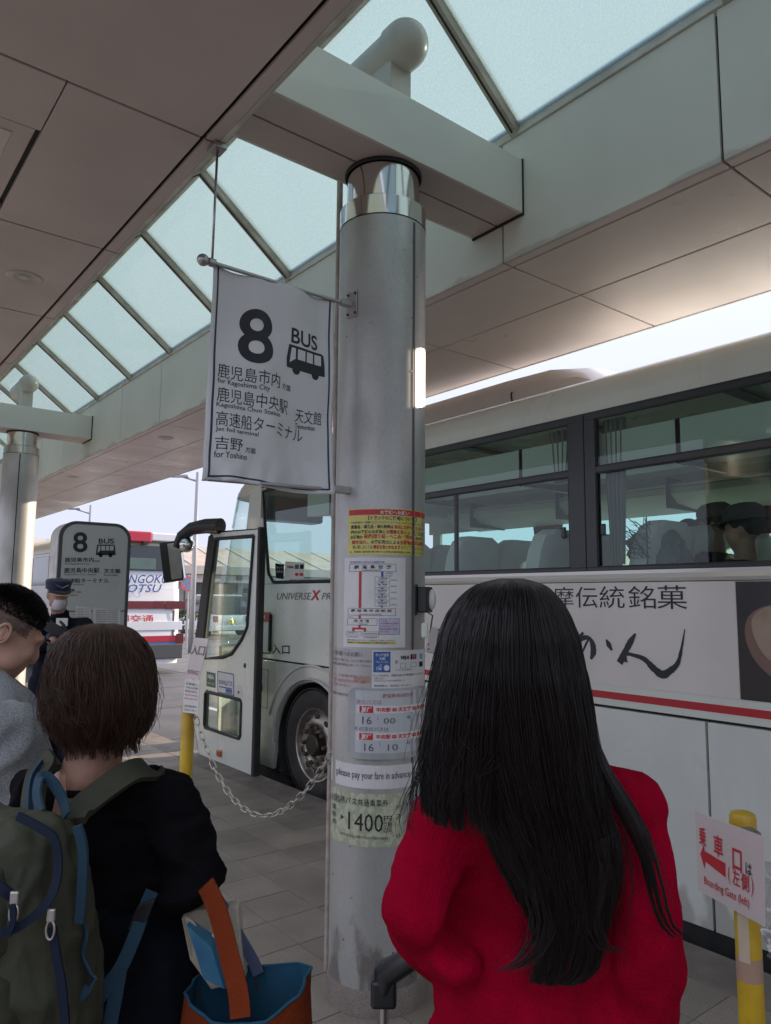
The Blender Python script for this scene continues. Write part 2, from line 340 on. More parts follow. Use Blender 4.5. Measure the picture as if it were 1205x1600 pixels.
def thing(name, label, cat, loc=(0,0,0), group=None):
    o = bpy.data.objects.new(name, None); COL.objects.link(o); o.location = loc; o.empty_display_size = .1
    return tag(o, label, cat, group)
def tag(o, label=None, cat=None, group=None, kind=None):
    if label: o['label'] = label
    if cat: o['category'] = cat
    if group: o['group'] = group
    if kind: o['kind'] = kind
    return o
def struct(o): o['kind'] = 'structure'; return o
def B(x0, x1, y0, y1, z0, z1): return MB().box(min(x0,x1), max(x0,x1), min(y0,y1), max(y0,y1), min(z0,z1), max(z0,z1))
# a small side scene where text and remeshed shapes are evaluated
TS = bpy.data.scenes.new('workbench'); 
def evaluated(ob):
    TS.collection.objects.link(ob); TS.view_layers[0].update(); dg = TS.view_layers[0].depsgraph
    me = bpy.data.meshes.new_from_object(ob.evaluated_get(dg), depsgraph=dg); TS.collection.objects.unlink(ob); return me
GC = {}
def glyphs(body, bold=0.0, shear=0.0, res=2):
    k = (body, bold, shear, res)
    if k not in GC:
        cu = bpy.data.curves.new('lettering', 'FONT'); cu.body = body; cu.size = 1; cu.resolution_u = res; cu.offset = bold; cu.shear = shear
        ob = bpy.data.objects.new('lettering', cu); me = evaluated(ob)
        v = np.array([(p.co.x, p.co.y) for p in me.vertices]) if len(me.vertices) else np.zeros((0, 2))
        f = [tuple(p.vertices) for p in me.polygons]
        bpy.data.objects.remove(ob); bpy.data.curves.remove(cu); bpy.data.meshes.remove(me); GC[k] = (v, f)
    return GC[k]
def printing(items, mapf, name, parent, mats, cut=0):
    # items: (text, x0, y0, x1, y1, material index, bold, shear)   or ('#', [polygon], material index)
    b = MB(); lay = []
    def lift(x, y, n, k):     # each print layer lies 0.3 mm above the one below
        p = Vector(mapf(x, y)); e = 1e-2 if abs(x)+abs(y) < 5 else .5; q = (Vector(mapf(x+e, y))-p).cross(Vector(mapf(x, y+e))-p).normalized()
        if q.dot(CAM-p) < 0: q = -q
        lay.extend([q*(.0004*k)]*n)
    for it in items:
        if it[0] == '#':
            b.mi = it[2]; b.add([(p[0], p[1], 0) for p in it[1]], [tuple(range(len(it[1])))]); lift(it[1][0][0], it[1][0][1], len(it[1]), it[3] if len(it) > 3 else 0); continue
        t, x0, y0, x1, y1, mi = it[:6]; bold = it[6] if len(it) > 6 else 0; sh = it[7] if len(it) > 7 else 0
        v, f = glyphs(t, bold, sh, 7 if t in ('8', 'BUS', 'X') else 2)
        if not len(v): continue
        lo, hi = v.min(0), v.max(0); w = ((v-lo)/np.maximum(hi-lo, 1e-6)).tolist(); b.mi = mi
        b.add([(x0+(x1-x0)*p[0], y0+(y1-y0)*p[1], 0) for p in w], f); lift((x0+x1)/2, (y0+y1)/2, len(w), 3)
    me = bpy.data.meshes.new(name); me.from_pydata(b.v, [], b.f)
    for m in mats: me.materials.append(MT[m])
    me.polygons.foreach_set('material_index', b.m)
    if cut:
        bm = bmesh.new(); bm.from_mesh(me)
        for _ in range(5):
            es = [e for e in bm.edges if e.calc_length() > cut]
            if not es: break
            bmesh.ops.subdivide_edges(bm, edges=es, cuts=1)
            bmesh.ops.triangulate(bm, faces=[f for f in bm.faces if len(f.verts) > 3])
        bm.to_mesh(me); bm.free()
    for i_, v in enumerate(me.vertices): v.co = Vector(mapf(v.co.x, v.co.y))+(lay[i_] if not cut else Vector())
    me.update()
    return link(name, me, parent)
def rect(x0, y0, x1, y1, mi, nx=1, ly=0):
    return [('#', [(x0+(x1-x0)*i/nx, y0), (x0+(x1-x0)*(i+1)/nx, y0), (x0+(x1-x0)*(i+1)/nx, y1), (x0+(x1-x0)*i/nx, y1)], mi, ly) for i in range(nx)]
def blob(mb, voxel=.008, smooth=4, disp=0.0, dscale=6.0, stretch=(1, 1, 1)):
    me = mb.mesh('shape', []) if False else bpy.data.meshes.new('shape'); me.from_pydata(mb.v, [], mb.f)
    bm = bmesh.new(); bm.from_mesh(me); bmesh.ops.recalc_face_normals(bm, faces=bm.faces); bm.to_mesh(me); bm.free()
    ob = bpy.data.objects.new('shape', me); r = ob.modifiers.new('r', 'REMESH'); r.mode = 'VOXEL'; r.voxel_size = voxel; r.use_smooth_shade = True
    if smooth:
        q = ob.modifiers.new('s', 'SMOOTH'); q.factor = .5; q.iterations = smooth
    out = evaluated(ob); bpy.data.objects.remove(ob); bpy.data.meshes.remove(me)
    if disp:
        n = len(out.vertices); co = np.empty(n*3); out.vertices.foreach_get('co', co); co = co.reshape(-1, 3)     # folds of the cloth
        nn = np.empty(n*3); out.vertices.foreach_get('normal', nn); nn = nn.reshape(-1, 3); h = np.empty(n)
        for i, c in enumerate(co.tolist()):
            p = Vector((c[0]*stretch[0], c[1]*stretch[1], c[2]*stretch[2]))*dscale; q = p+Vector((noise.noise(p*.7), noise.noise(p*.7+Vector((5, 1, 2))), 0))*.8
            h[i] = (.55-abs(noise.noise(q))*2.2)**1+.45*(.4-abs(noise.noise(q*2.1+Vector((3, 3, 3))))*2)+.15*noise.noise(p*5)
        co += nn*(disp*(h-.35))[:, None]; out.vertices.foreach_set('co', co.ravel())
    out.polygons.foreach_set('use_smooth', [True]*len(out.polygons)); out.update(); return out
def blobj(mb, name, m, parent, **k):
    me = blob(mb, **k); me.name = name
    for x in (m if isinstance(m, (list, tuple)) else [m]): me.materials.append(MT[x])
    return link(name, me, parent)
def hair(name, strands, m, parent, r0=.0007, r1=.0002):
    h = bpy.data.hair_curves.new(name); h.add_curves([len(s) for s in strands])
    pts = np.concatenate(strands).astype(np.float32); h.attributes['position'].data.foreach_set('vector', pts.ravel())
    rad = np.concatenate([np.linspace(r0, r1, len(s)) for s in strands]).astype(np.float32)
    a = h.attributes.new('radius', 'FLOAT', 'POINT'); a.data.foreach_set('value', rad)
    h.materials.append(MT[m]); return link(name, h, parent)
MT['palewash'] = mat('pale_blue_wash', (.45, .47, .60), .5)
MT['paperblue'] = mat('pale_board_paper', (.50, .53, .54), .3, coat=.6)
MT['pinkink'] = mat('faded_red_ink', (.42, .17, .18), .5)
def dotsmat():
    m = mat('dotted_cloth', (.40, .38, .36), .7); n = m.node_tree; v = n.nodes.new('ShaderNodeTexVoronoi'); v.inputs['Scale'].default_value = 55; v.inputs['Randomness'].default_value = 0
    tc = n.nodes.new('ShaderNodeTexCoord'); n.links.new(tc.outputs['Object'], v.inputs[0]); r = n.nodes.new('ShaderNodeMapRange'); r.inputs[1].default_value = .26; r.inputs[2].default_value = .32
    x = n.nodes.new('ShaderNodeMix'); x.data_type = 'RGBA'; x.inputs[6].default_value = (.03, .03, .03, 1); x.inputs[7].default_value = (.40, .38, .36, 1)
    n.links.new(v.outputs[0], r.inputs[0]); n.links.new(r.outputs[0], x.inputs[0]); n.links.new(x.outputs[2], n.nodes['Principled BSDF'].inputs[0]); return m
MT['dots'] = dotsmat()
MT['photodark'] = mat('dark_photo_print', (.028, .028, .034), .3, 0, (.05, .038, .034), 4, coat=.3)
MT['bowlrim'] = mat('bowl_rim_print', (.22, .13, .10), .4); MT['bowlskin'] = mat('bowl_print', (.42, .30, .23), .4, 0, (.34, .23, .17), 8); MT['bowlhi'] = mat('bowl_centre_print', (.56, .44, .35), .4, 0, (.45, .33, .26), 6)
MT['acshell'] = mat('roof_unit_paint', (.72, .67, .60), .35, 0, (.66, .61, .55), 3, coat=.3)
MT['farglass'] = glassmat('green_far_glass', (.80, .97, .93), .0)
MT['signwhite'] = mat('sign_board_white', (.66, .56, .53), .35, 0, (.60, .51, .48), 5, coat=.3)
MT['signface'] = mat('sign_face', (.52, .54, .51), .25, 0, (.47, .49, .46), 2, coat=.5)
MT['greyframe'] = mat('dark_grey_frame', (.07, .075, .078), .4)
MT['chainmetal'] = mat('galvanised_chain', (.62, .58, .53), .35, .6, (.45, .40, .36), 60)
MT['displaygl'] = mat('display_glass', (.10, .16, .15), .2)
MT['lampgrey'] = mat('lamp_pole_grey', (.25, .26, .29), .5)
MT['hill'] = mat('distant_hill', (.10, .12, .12), .9, 0, (.14, .15, .15), .02)
MT['navycap'] = mat('navy_cap', (.012, .016, .045), .8, sheen=.1)
MT['coat'] = mat('grey_green_cloth', (.10, .13, .12), .8, 0, (.15, .18, .16), 12)
MT['bluecloth'] = mat('blue_cloth', (.02, .09, .17), .85, 0, (.06, .16, .24), 9, spec=.1)
def copy_tree(root, dloc, label=None):
    def cp(o, par):
        c = o.copy(); COL.objects.link(c); mi = o.matrix_parent_inverse.copy(); c.parent = par; c.matrix_parent_inverse = mi
        for ch in list(o.children): cp(ch, c)
        return c
    c = cp(root, None); c.location = root.location+Vector(dloc)
    if label: c['label'] = label
    return c
_mc = {}
def panel(name, key, sx, sy, sz, m, parent, loc, bevel=.003):
    k = (key, round(sx, 4), round(sy, 4), round(sz, 4), m)
    if k not in _mc: _mc[k] = B(0, sx, 0, sy, 0, sz).mesh(key, m, bevel=bevel)
    o = link(name, _mc[k], parent); o.location = loc; return o
# ------------------------------------------------------------------ ground, road, paving
struct(B(-60, 400, -200, 600, -.60, -.155).build('ground', 'asphalt'))
struct(B(3.52, 26, -60, 160, -.154, -.15).build('road', 'asphalt'))
pav = struct(B(-14, 3.20, -30, 60, -.5, -.012).build('pavement', 'grout'))
TILE = [B(0, .2955, 0, .2955, -.03, z).mesh('tile', 'tile', bevel=.0018) for z in (0, -.0008, .0006)]
vis = []
for i in range(-20, 11):
    for j in range(2, 60):
        x, y = -.08+.3*i, 1.10+.3*j-.002
        if x+.3 > 3.23: continue
        c = Vector((x+.15, y+.15, 0))-CAM; d = c.dot(fwd)
        if d < .4: continue
        px = 602.5+F_PX*c.dot(RV)/d; py = 800-F_PX*c.dot(UV)/d
        if -60 < px < 1265 and py < 1700: vis.append((c.length, x, y))
vis.sort(); own = vis[:290]; near = {(round(x, 3), round(y, 3)) for _, x, y in own}
for _, x, y in own:
    o = link('tile', TILE[random.choice((0, 0, 1, 2))], pav); o.matrix_parent_inverse = Matrix(); o.location = (x+.0022, y, 0)
rest = MB()
for i in range(-20, 11):
    for j in range(-10, 140):
        x, y = -.08+.3*i, 1.10+.3*j-.002
        if (round(x, 3), round(y, 3)) in near or x+.3 > 3.23: continue
        rest.box(x+.002, x+.298, y, y+.2955, -.03, random.choice((0, -.0008, .0006)))
tag(rest.build('paving_tiles', 'tile', pav), kind='stuff')
kb = struct(B(3.215, 3.225, -30, 60, -.4, -.01).build('kerb', 'grout'))
KS = B(0, .315, 0, .896, -.16, 0).mesh('kerb_stone', 'kerb', bevel=.006)
for j in range(-4, 34):
    o = link('kerb_stone', KS, kb); o.matrix_parent_inverse = Matrix(); o.location = (3.222, -.3+.9*j, 0)
mk = MB()
for (a, b2) in (((200, 1076), (283, 1103)),):
    p, q = onz(*a, -.15), onz(*b2, -.15)
mk.box(5.35, 5.47, 6.5, 11.5, -.149, -.146); mk.box(5.35, 5.47, 16.0, 26, -.149, -.146)
mk.box(8.6, 8.72, 13.6, 16.2, -.149, -.146); mk.box(8.6, 8.72, 22.0, 27.0, -.149, -.146)
struct(mk.build('road_marking', 'line'))
jm = MB()
for k in range(14): jm.box(3.6, 26, 9.2+k*2.6, 9.225+k*2.6, -.1495, -.147)
for x in (7.3, 10.4, 13.6): jm.box(x, x+.025, 5, 60, -.1492, -.1472)
struct(jm.build('road_joint', 'joint'))
struct(B(26, 60, -20, 140, -.3, 0).build('far_pavement', 'tile', bevel=.02))
# ------------------------------------------------------------------ canopy
CXC, XL, XR, Z0 = 2.05, 1.19, 2.82, 3.431          # column line, inner faces, soffit height
ZT = 4.10
can = thing('bus_stop_canopy', 'metal clad canopy with sloping glass skylight over the bus stop pavement', 'canopy', (2.05, 2.6, 3.4))
Y0 = 2.571; NP0, NP1 = -5, 22
for k in range(NP0, NP1):
    y = Y0+1.2*k+.006; L = 1.188
    # right (kerb side) canopy: fascia, lip, two soffit strips
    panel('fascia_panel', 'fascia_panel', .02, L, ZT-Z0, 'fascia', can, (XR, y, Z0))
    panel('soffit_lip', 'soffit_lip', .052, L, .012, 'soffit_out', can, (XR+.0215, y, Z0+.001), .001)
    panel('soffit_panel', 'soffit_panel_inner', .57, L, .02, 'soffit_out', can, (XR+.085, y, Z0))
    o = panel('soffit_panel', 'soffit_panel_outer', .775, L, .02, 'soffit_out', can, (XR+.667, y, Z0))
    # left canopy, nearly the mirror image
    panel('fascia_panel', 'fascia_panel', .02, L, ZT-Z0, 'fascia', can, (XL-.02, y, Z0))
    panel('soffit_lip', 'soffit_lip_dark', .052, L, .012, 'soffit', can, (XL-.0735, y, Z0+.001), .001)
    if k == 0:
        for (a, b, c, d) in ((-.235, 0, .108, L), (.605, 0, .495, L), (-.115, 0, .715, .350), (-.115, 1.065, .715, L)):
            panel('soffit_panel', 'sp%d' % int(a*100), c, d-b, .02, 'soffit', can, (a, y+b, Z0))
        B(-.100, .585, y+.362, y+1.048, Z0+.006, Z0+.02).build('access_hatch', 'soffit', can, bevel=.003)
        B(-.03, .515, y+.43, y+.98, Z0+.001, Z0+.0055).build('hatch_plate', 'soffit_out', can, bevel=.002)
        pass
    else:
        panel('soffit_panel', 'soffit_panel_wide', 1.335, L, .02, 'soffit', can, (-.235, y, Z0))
ya0, yb0 = Y0+1.2*NP0, Y0+1.2*NP1
core = MB(); core.box(XR+.024, 4.25, ya0, yb0, Z0+.022, Z0+.05); core.box(-.235, XL-.024, ya0, yb0, Z0+.022, Z0+.05)
core.box(XR+.0205, XR+.05, ya0, yb0, Z0+.05, ZT-.01); core.box(XL-.05, XL-.0205, ya0, yb0, Z0+.05, ZT-.01)
core.build('joint_backing', 'joint', can)
lip = MB(); lip.box(4.262, 4.275, ya0, yb0, Z0-.004, Z0+.30); lip.box(XR+.06, 4.262, ya0, yb0, ZT-.1, ZT-.05); lip.box(-.235, XL-.06, ya0, yb0, ZT-.1, ZT-.05); lip.box(-.250, -.237, ya0, yb0, Z0-.004, Z0+.30)
lip.build('roof_deck', 'gutter', can)
g = MB()
for X, s in ((XR, 1), (XL, -1)):
    g.box(min(X-.012*s, X+.10*s), max(X-.012*s, X+.10*s), ya0, yb0, ZT+.002, ZT+.022)
    g.box(min(X+.0*s, X+.10*s), max(X+.0*s, X+.10*s), ya0, yb0, ZT+.024, ZT+.075)
g.build('gutter', 'gutter', can, bevel=.002)
# skylight: bars and panes, a gable with its ridge over the columns
t = math.tan(math.radians(37.7)); ZR = 4.15+(XR-CXC)*t
sl_r = Vector((XR-CXC, 0, 4.15-ZR)); LN = sl_r.length; sl_r.normalize(); nr = Vector((-sl_r.z, 0, sl_r.x))*1
def slope_mesh(w, th, off, side, key, m, ridge=0, eave=0):
    b = MB(); d = Vector((sl_r.x*side, 0, sl_r.z)); nn = Vector((nr.x*side, 0, nr.z))
    c = Vector((CXC, 0, ZR))+d*(LN/2)+nn*off
    b.obox(c, (d, Vector((0,1,0)), nn), (LN/2+eave, w/2, th/2)); return b.mesh(key, m, bevel=.002)
SP = 1.163; YS = 2.47
for side in (1, -1):
    mu = slope_mesh(.052, .05, -.02, side, 'mullion', 'mullion', eave=.03)
    cp_ = slope_mesh(.062, .012, .028, side, 'mullion_cap', 'gutter', eave=.03)
    sq = slope_mesh(.010, .006, -.048, side, 'mullion_seam', 'joint')
    pn = slope_mesh(SP-.056, .008, .005, side, 'glass_pane', 'sky_glass')
    ed = slope_mesh(.006, .012, .005, side, 'glass_edge', 'green')
    for k in range(-6, 21):
        y = YS+SP*k
        for nm, me, dy in (('mullion', mu, 0), ('mullion_cap', cp_, 0), ('mullion_seam', sq, 0), ('glass_pane', pn, SP/2), ('glass_edge', ed, .031)):
            o = link(nm, me, can); o.matrix_parent_inverse = Matrix.Translation(can.location).inverted(); o.location = (0, y+dy, 0)
b = MB(); b.tube([(CXC, ya0, ZR+.0), (CXC, yb0, ZR+.0)], .045, 6); b.build('ridge_bar', 'mullion', can)
# cross beams with their pipe on a stub
def crossbeam(yc, first=[None]):
    if first[0] is None:
        bm_ = thing('cross_beam', 'x', 'beam', (CXC, 2.605, 3.65))
        x0, x1, y0, y1 = XL+.002, XR-.012, 2.420, 2.790
        MB().box(x0, x1, y0, y0+.02, 3.649, 3.944).build('side_panel', 'fascia', bm_, bevel=.003)
        MB().box(x0, x1, y1-.02, y1, 3.649, 3.944).build('side_panel', 'fascia', bm_, bevel=.003)
        MB().box(x0, x1, y0+.021, 2.600, 3.650, 3.662).build('underside_panel', 'soffit', bm_, bevel=.002)
        MB().box(x0, x1, 2.612, y1-.021, 3.650, 3.662).build('underside_panel', 'soffit', bm_, bevel=.002)
        MB().box(x0, x1, y0+.021, y1-.021, 3.664, 3.90).build('core', 'joint', bm_)
        MB().box(x0, x1, y0+.021, y1-.021, 3.925, 3.943).build('top_panel', 'fascia', bm_)
        MB().box(x1+.0005, XR-.0005, y0-.001, y1+.001, 3.640, 3.950).build('end_seal', 'joint', bm_)
        p = MB(); p.box(CXC-.062, CXC+.062, 2.50, 2.70, 3.9445, 4.20); p.build('pipe_stub', 'ivory', bm_, bevel=.004)
        q = MB(); c0 = Vector((CXC, 2.47, 4.245)); c1 = Vector((CXC, 3.05, 4.245)); prof = []
        for i in range(9): a = math.pi/2*i/8; prof.append((max(.110*math.sin(a), 1e-4), -.110*math.cos(a)))
        q.rev(prof, c0, (0, 1, 0), 36)
        q.rev([(.110, 0), (.110, .052), (.106, .053), (.106, .059), (.1005, .060), (.1005, .58), (.0001, .60)], c0, (0, 1, 0), 36)
        q.build('capped_pipe', 'ivory', bm_, smooth=35)
        first[0] = bm_; return bm_
    return copy_tree(first[0], (0, yc-2.605, 0))
cb = crossbeam(2.605); cb['label'] = 'clad cross beam over the near column carrying a cream capped pipe'; cb['group'] = 'cross beams of the canopy'
o = crossbeam(9.84); o['label'] = 'clad cross beam over the distant column at the far end of the pavement'
o = crossbeam(17.0); o['label'] = 'farthest cross beam behind the distant column, mostly hidden'
# downlights
def downlight(x, y, m='soffit', key=[None]):
    r = thing('downlight', 'x', 'light', (x, y, Z0), 'round recessed downlights in the soffits')
    MB().rev([(.060, -.003), (.088, -.006), (.095, -.001), (.088, .0015)], (x, y, Z0), (0, 0, 1), 36).build('ring', 'ivory', r, smooth=40)
    MB().rev([(.061, -.002), (.050, .0012), (.0001, .0014)], (x, y, Z0-.0022), (0, 0, 1), 28).build('reflector', 'gutter', r, smooth=40)
    MB().rev([(.028, -.0032), (.0001, -.0034)], (x, y, Z0), (0, 0, 1), 20).build('bulb', 'rack', r)
    return r
downlight(.87, 4.40)['label'] = 'round recessed downlight in the dark left soffit above the gap beside the skylight'
downlight(3.14, 7.98)['label'] = 'round downlight in the pale kerb side soffit, nearer of the two visible there'
downlight(3.14, 11.58)['label'] = 'small distant downlight in the pale kerb side soffit near the far column'
# grime at the beam junction
gr = MB()
for (y, z, w, h) in ((2.40, 3.60, .02, .10), (2.60, 3.50, .05, .13), (2.72, 3.45, .10, .03), (1.50, 3.44, .16, .02), (3.3, 3.44, .3, .012)):
    gr.box(XR-.0012, XR-.0004, y-w, y+w, z-h/2*1, z+h/2)
# ------------------------------------------------------------------ columns
CX, CY, CR = 2.049, 2.628, .203
def column():
    c = thing('round_column', 'thick round brushed steel column covered in bus notices', 'column', (CX, CY, 0), 'round steel canopy columns')
    a = Vector((CX, CY, 0))
    seam = -math.asin((643-592)/71)   # placed on the right of the visible face
    MB().rev([(CR, .10), (CR, 3.36), (CR-.004, 3.364), (CR-.01, 3.364)], a, (0,0,1), 72).build('shaft', 'column', c, smooth=40)
    MB().rev([(CR+.006, 0), (CR+.006, .075), (CR, .10), (CR-.01, .10)], a, (0,0,1), 72).build('base_ring', 'kerb', c, smooth=40)
    MB().rev([(CR+.001, 3.366), (CR+.001, 3.455), (CR-.004, 3.46), (.172, 3.462)], a, (0,0,1), 72).build('collar', 'chrome', c, smooth=40)
    MB().rev([(.171, 3.46), (.171, 3.636)], a, (0,0,1), 72).build('neck', 'chrome', c, smooth=40)
    MB().rev([(.178, 3.632), (.184, 3.636), (.184, 3.648), (.15, 3.648)], a, (0,0,1), 48).build('seal_ring', 'rubber', c, smooth=40)
    return c
col1 = column()
col2 = copy_tree(col1, (0, 7.23, 0), 'distant bare steel column near the far end of the pavement by the attendant')
col3 = copy_tree(col1, (0, 14.4, 0), 'farthest steel column standing behind the distant bare one')
VIEW = math.atan2(0-CY, 0-CX)
def colang(px): return VIEW + math.asin(max(-.98, min(.98, (px-593)/71.5)))
def oncyl(th, z, r=CR): return Vector((CX+r*math.cos(th), CY+r*math.sin(th), z))
def colz(px, py):
    th = colang(px); p = oncyl(th, 0); d = ray(px, py); s = math.hypot(p.x, p.y)/math.hypot(d.x, d.y); return 1.65+d.z*s
for cc, dy in ((col1, 0), (col2, 7.23)):
    th = colang(643) if dy == 0 else colang(620)
    b = MB(); p = oncyl(th, 0)+Vector((0, dy, 0)); n_ = Vector((math.cos(th), math.sin(th), 0)); tt = Vector((-n_.y, n_.x, 0))
    b.obox(p+n_*.0005+UP*1.74, (n_, tt, UP), (.0012, .0065, 1.61)); b.build('seam_strip', 'joint' if dy else 'inkg', cc)
    b = MB(); b.obox(p+n_*.0005+UP*1.74+tt*.008, (n_, tt, UP), (.002, .002, 1.61)); b.build('seam_edge', 'steel', cc)
    rv = MB()
    for k in range(16):
        z = .25+k*.2; q = oncyl(th-.06, z)+Vector((0, dy, 0)); rv.cyl(q, q+n_*.0015, .004, n=8)
    rv.build('rivets', 'steel', cc)
# drain pipe beside the column
dp = MB(); X0, Y1 = 1.90, 2.905
pp = ony(521.5, 900, Y1); xp = pp.x
dp.tube([(xp, Y1, 0), (xp, Y1, 4.06)], .0155, 16)
for z in (2.93, 2.04, .98): dp.tube([(xp, Y1, z-.012), (xp, Y1, z+.012)], .019, 16)
tag(dp.build('drain_pipe', 'rust', smooth=40), 'thin brownish drain pipe running down behind the notice column', 'pipe')
# ------------------------------------------------------------------ notices on the column
def colmap(px0, py0, px1, py1, r):
    # sheet coordinates in picture-like units (x right, y down) laid on the cylinder
    t0, t1 = colang(px0), colang(px1)
    def f(x, y):
        th = colang(x); xm = (x)
        return oncyl(th, colz((px0+px1)/2, y)+0*th, r)
    return f
def sheet(name, label, cat, rc, m, items, mats, lift=.0012, group='notices taped to the column', n=14, rnd=0, th=.0008, split=None):
    x0, y0, x1, y1 = rc; f = colmap(x0, y0, x1, y1, CR+lift); o = MB(); root = None
    R = CR+lift; g = []
    for i in range(n+1):
        x = x0+(x1-x0)*i/n; t = colang(x)
        e = 0
        if rnd:
            e = max(0, rnd-(x-x0), rnd-(x1-x)); e = rnd-math.sqrt(max(0, rnd*rnd-e*e)) if e > 0 else 0
        z1, z0 = f(x, y0+e), f(x, y1-e); out = Vector((math.cos(t), math.sin(t), 0))*th
        g += [z0, z1, z0+out, z1+out]
    fs = []
    for i in range(n):
        a, b = 4*i, 4*i+4
        fs += [(a+2, b+2, b+3, a+3), (a, a+1, b+1, b), (a+1, a+3, b+3, b+1), (a, b, b+2, a+2)]
    fs += [(0, 2, 3, 1), (4*n, 4*n+1, 4*n+3, 4*n+2)]
    o.add(g, fs); root = o.build(name, m); tag(root, label, cat, group)
    for nm, part in (((('print', items),) if not split else (('print', [q for q in items if not split(q)]), ('side_print', [q for q in items if split(q)]))) if items else ()):
        printing(part, colmap(x0, y0, x1, y1, CR+lift+th+.0004), nm, root, mats)
    return root
def T(t, x0, y0, x1, y1, mi, bold=0, sh=0): return (t, x0, y1, x1, y0, mi, bold, sh)
def RC(x0, y0, x1, y1, mi, nx=None, ly=1): return rect(x0, y1, x1, y0, mi, nx or max(1, int(abs(x1-x0)/8)), ly)
def frame(x0, y0, x1, y1, mi, w=.8): return RC(x0, y0, x1, y0+w, mi)+RC(x0, y1-w, x1, y1, mi)+RC(x0, y0, x0+w, y1, mi, 1)+RC(x1-w, y0, x1, y1, mi, 1)
it = RC(546, 796, 662, 804.5, 1)
it += [T('お客様へお願い', 593, 797.5, 637, 803.5, 3, .02), T('【トランクのご使用について】', 575, 806, 648, 812.5, 0, .02),
       T('下記内容をご理解いただいた上でトランクルームをご利用ください', 548, 814.5, 660, 818, 0),
       T('貴重品・高額品・壊れ物等は', 549, 820, 613, 826, 0, .02), T('車内にお持ちください', 614, 820, 660, 826, 1, .02),
       T('他のお客様のお荷物と', 549, 828, 601, 834, 0, .02), T('お間違えない', 602, 827.5, 633, 834, 1, .03), T('ようご注意', 634, 828, 660, 834, 0),
       T('お荷物の', 549, 836, 567, 842, 0, .02), T('破損(擦り傷・へこみ・汚れ)', 569, 834.5, 644, 842.5, 1, .03), T('紛失・', 646, 836, 661, 842, 0),
       T('置き忘れ', 551, 844, 573, 850, 1, .03), T('、お客様同士による', 574, 844, 622, 850, 0, .02), T('お荷物の取り違え', 623, 843.5, 661, 850.5, 1, .03),
       T('等に関しましては', 552, 852, 582, 857.5, 0), T('責任を負いかねます', 583, 851.5, 623, 858, 1, .03), T('のでご了承ください', 624, 852, 660, 857.5, 0),
       T('尚、国際線と国内線の乗り継ぎのお荷物は到着時係員にお申し付けください', 548, 860.5, 661, 864, 0)]
sheet('luggage_notice', 'yellow notice with red heading and dense luggage warnings, topmost on the column', 'notice', (544.5, 794.5, 663.5, 867), 'yellowp', it, ['ink', 'red', 'blue', 'white'])
it = [T('鹿児島空港から市内までの路線図 停車', 549, 876.5, 600, 880, 2)]
it += frame(548, 881, 617, 893, 0, .5)+[T('鹿  児  島  空  港', 555, 883, 610, 889, 0, .02), T('KAGOSHIMA AIRPORT', 567, 890, 595, 892, 0)]
it += RC(562.5, 893, 566.5, 950, 1)+RC(595, 893, 598.5, 901, 2, 1)+[T('空港連絡', 601, 894, 612, 896.5, 2), T('It-shuttle', 601, 898, 612, 900, 2)]
for k, s in enumerate(('上荒田', '伊敷・草牟田', '加治屋町', '金生町', '市役所')):
    y = 901+k*9.6; it += frame(586, y, 608, y+8, 4, .4)+[T(s, 590, y+1.2, 604, y+4.2, 0, .01), T('KAMIARATA', 591, y+5.5, 603, y+7, 2)]+RC(595, y+8, 598.5, y+9.6, 2, 1)
    it += RC(609, y+5.6, 618, y+6.1, 4)+[T('Kagoshima', 609.5, y+3.8, 618, y+5.2, 0)]
it += frame(546.5, 950.5, 617, 962, 0, .5)+[T('鹿 児 島 中 央 駅 前', 551, 952, 611, 956.5, 0, .02), T('KAGOSHIMA CHUO STATION', 563, 959, 596, 961, 0)]
it += RC(562.8, 962, 566, 966.5, 1, 1)+frame(546, 966.5, 590, 977.5, 0, .5)+[T('天 文 館', 555.5, 968, 578, 973, 0, .02), T('TENMONKAN', 563, 974.5, 576, 976.5, 0), T('Naples', 547, 963.5, 555, 965.5, 0)]
it += frame(592.5, 966, 623, 991.5, 4, .5)+RC(593, 966.5, 622.5, 991, 5)+[T('ご注意', 594, 968, 604, 970.5, 1), T('この路線図は主な停留所', 594, 972.5, 621, 975, 1), T('土日祝日は一部', 594, 977, 613, 979.5, 1), T('経由地が異なる場合', 594, 981, 620, 984, 1), T('があります', 594, 985.5, 607, 988, 1)]
it += RC(562.5, 977.5, 566, 981, 1, 1)+RC(553.5, 981, 574, 984, 1)+RC(553.5, 984, 557, 987, 1, 1)+RC(570.5, 984, 574, 987, 1, 1)
it += frame(545, 987, 567, 993, 0, .4)+frame(569, 987, 592, 994, 0, .4)+[T('高速船のりば', 548, 988, 563, 990.5, 0), T('鹿児島市役所前', 571, 989, 590, 991.5, 0), T('KOUSOKUSEN', 546, 994.5, 562, 996.5, 0), T('SHIYAKUSHO', 571, 995, 590, 997, 0)]
it += [T('運賃 現金のほか ICカード 回数券もご利用いただけます', 546, 999.5, 616, 1002, 0)]+RC(546, 1002.8, 617, 1006.4, 6)+[T('Rapica・いわさきICカードが使えます', 546.5, 1003.2, 606, 1006, 0, .03)]
sheet('route_map', 'white laminated route map with one long red line, under the yellow notice', 'route map', (540, 871, 631, 1012), 'paper', it, ['ink', 'red', 'blue', 'white', 'inkg', 'palewash', 'yellowp'], lift=.002)
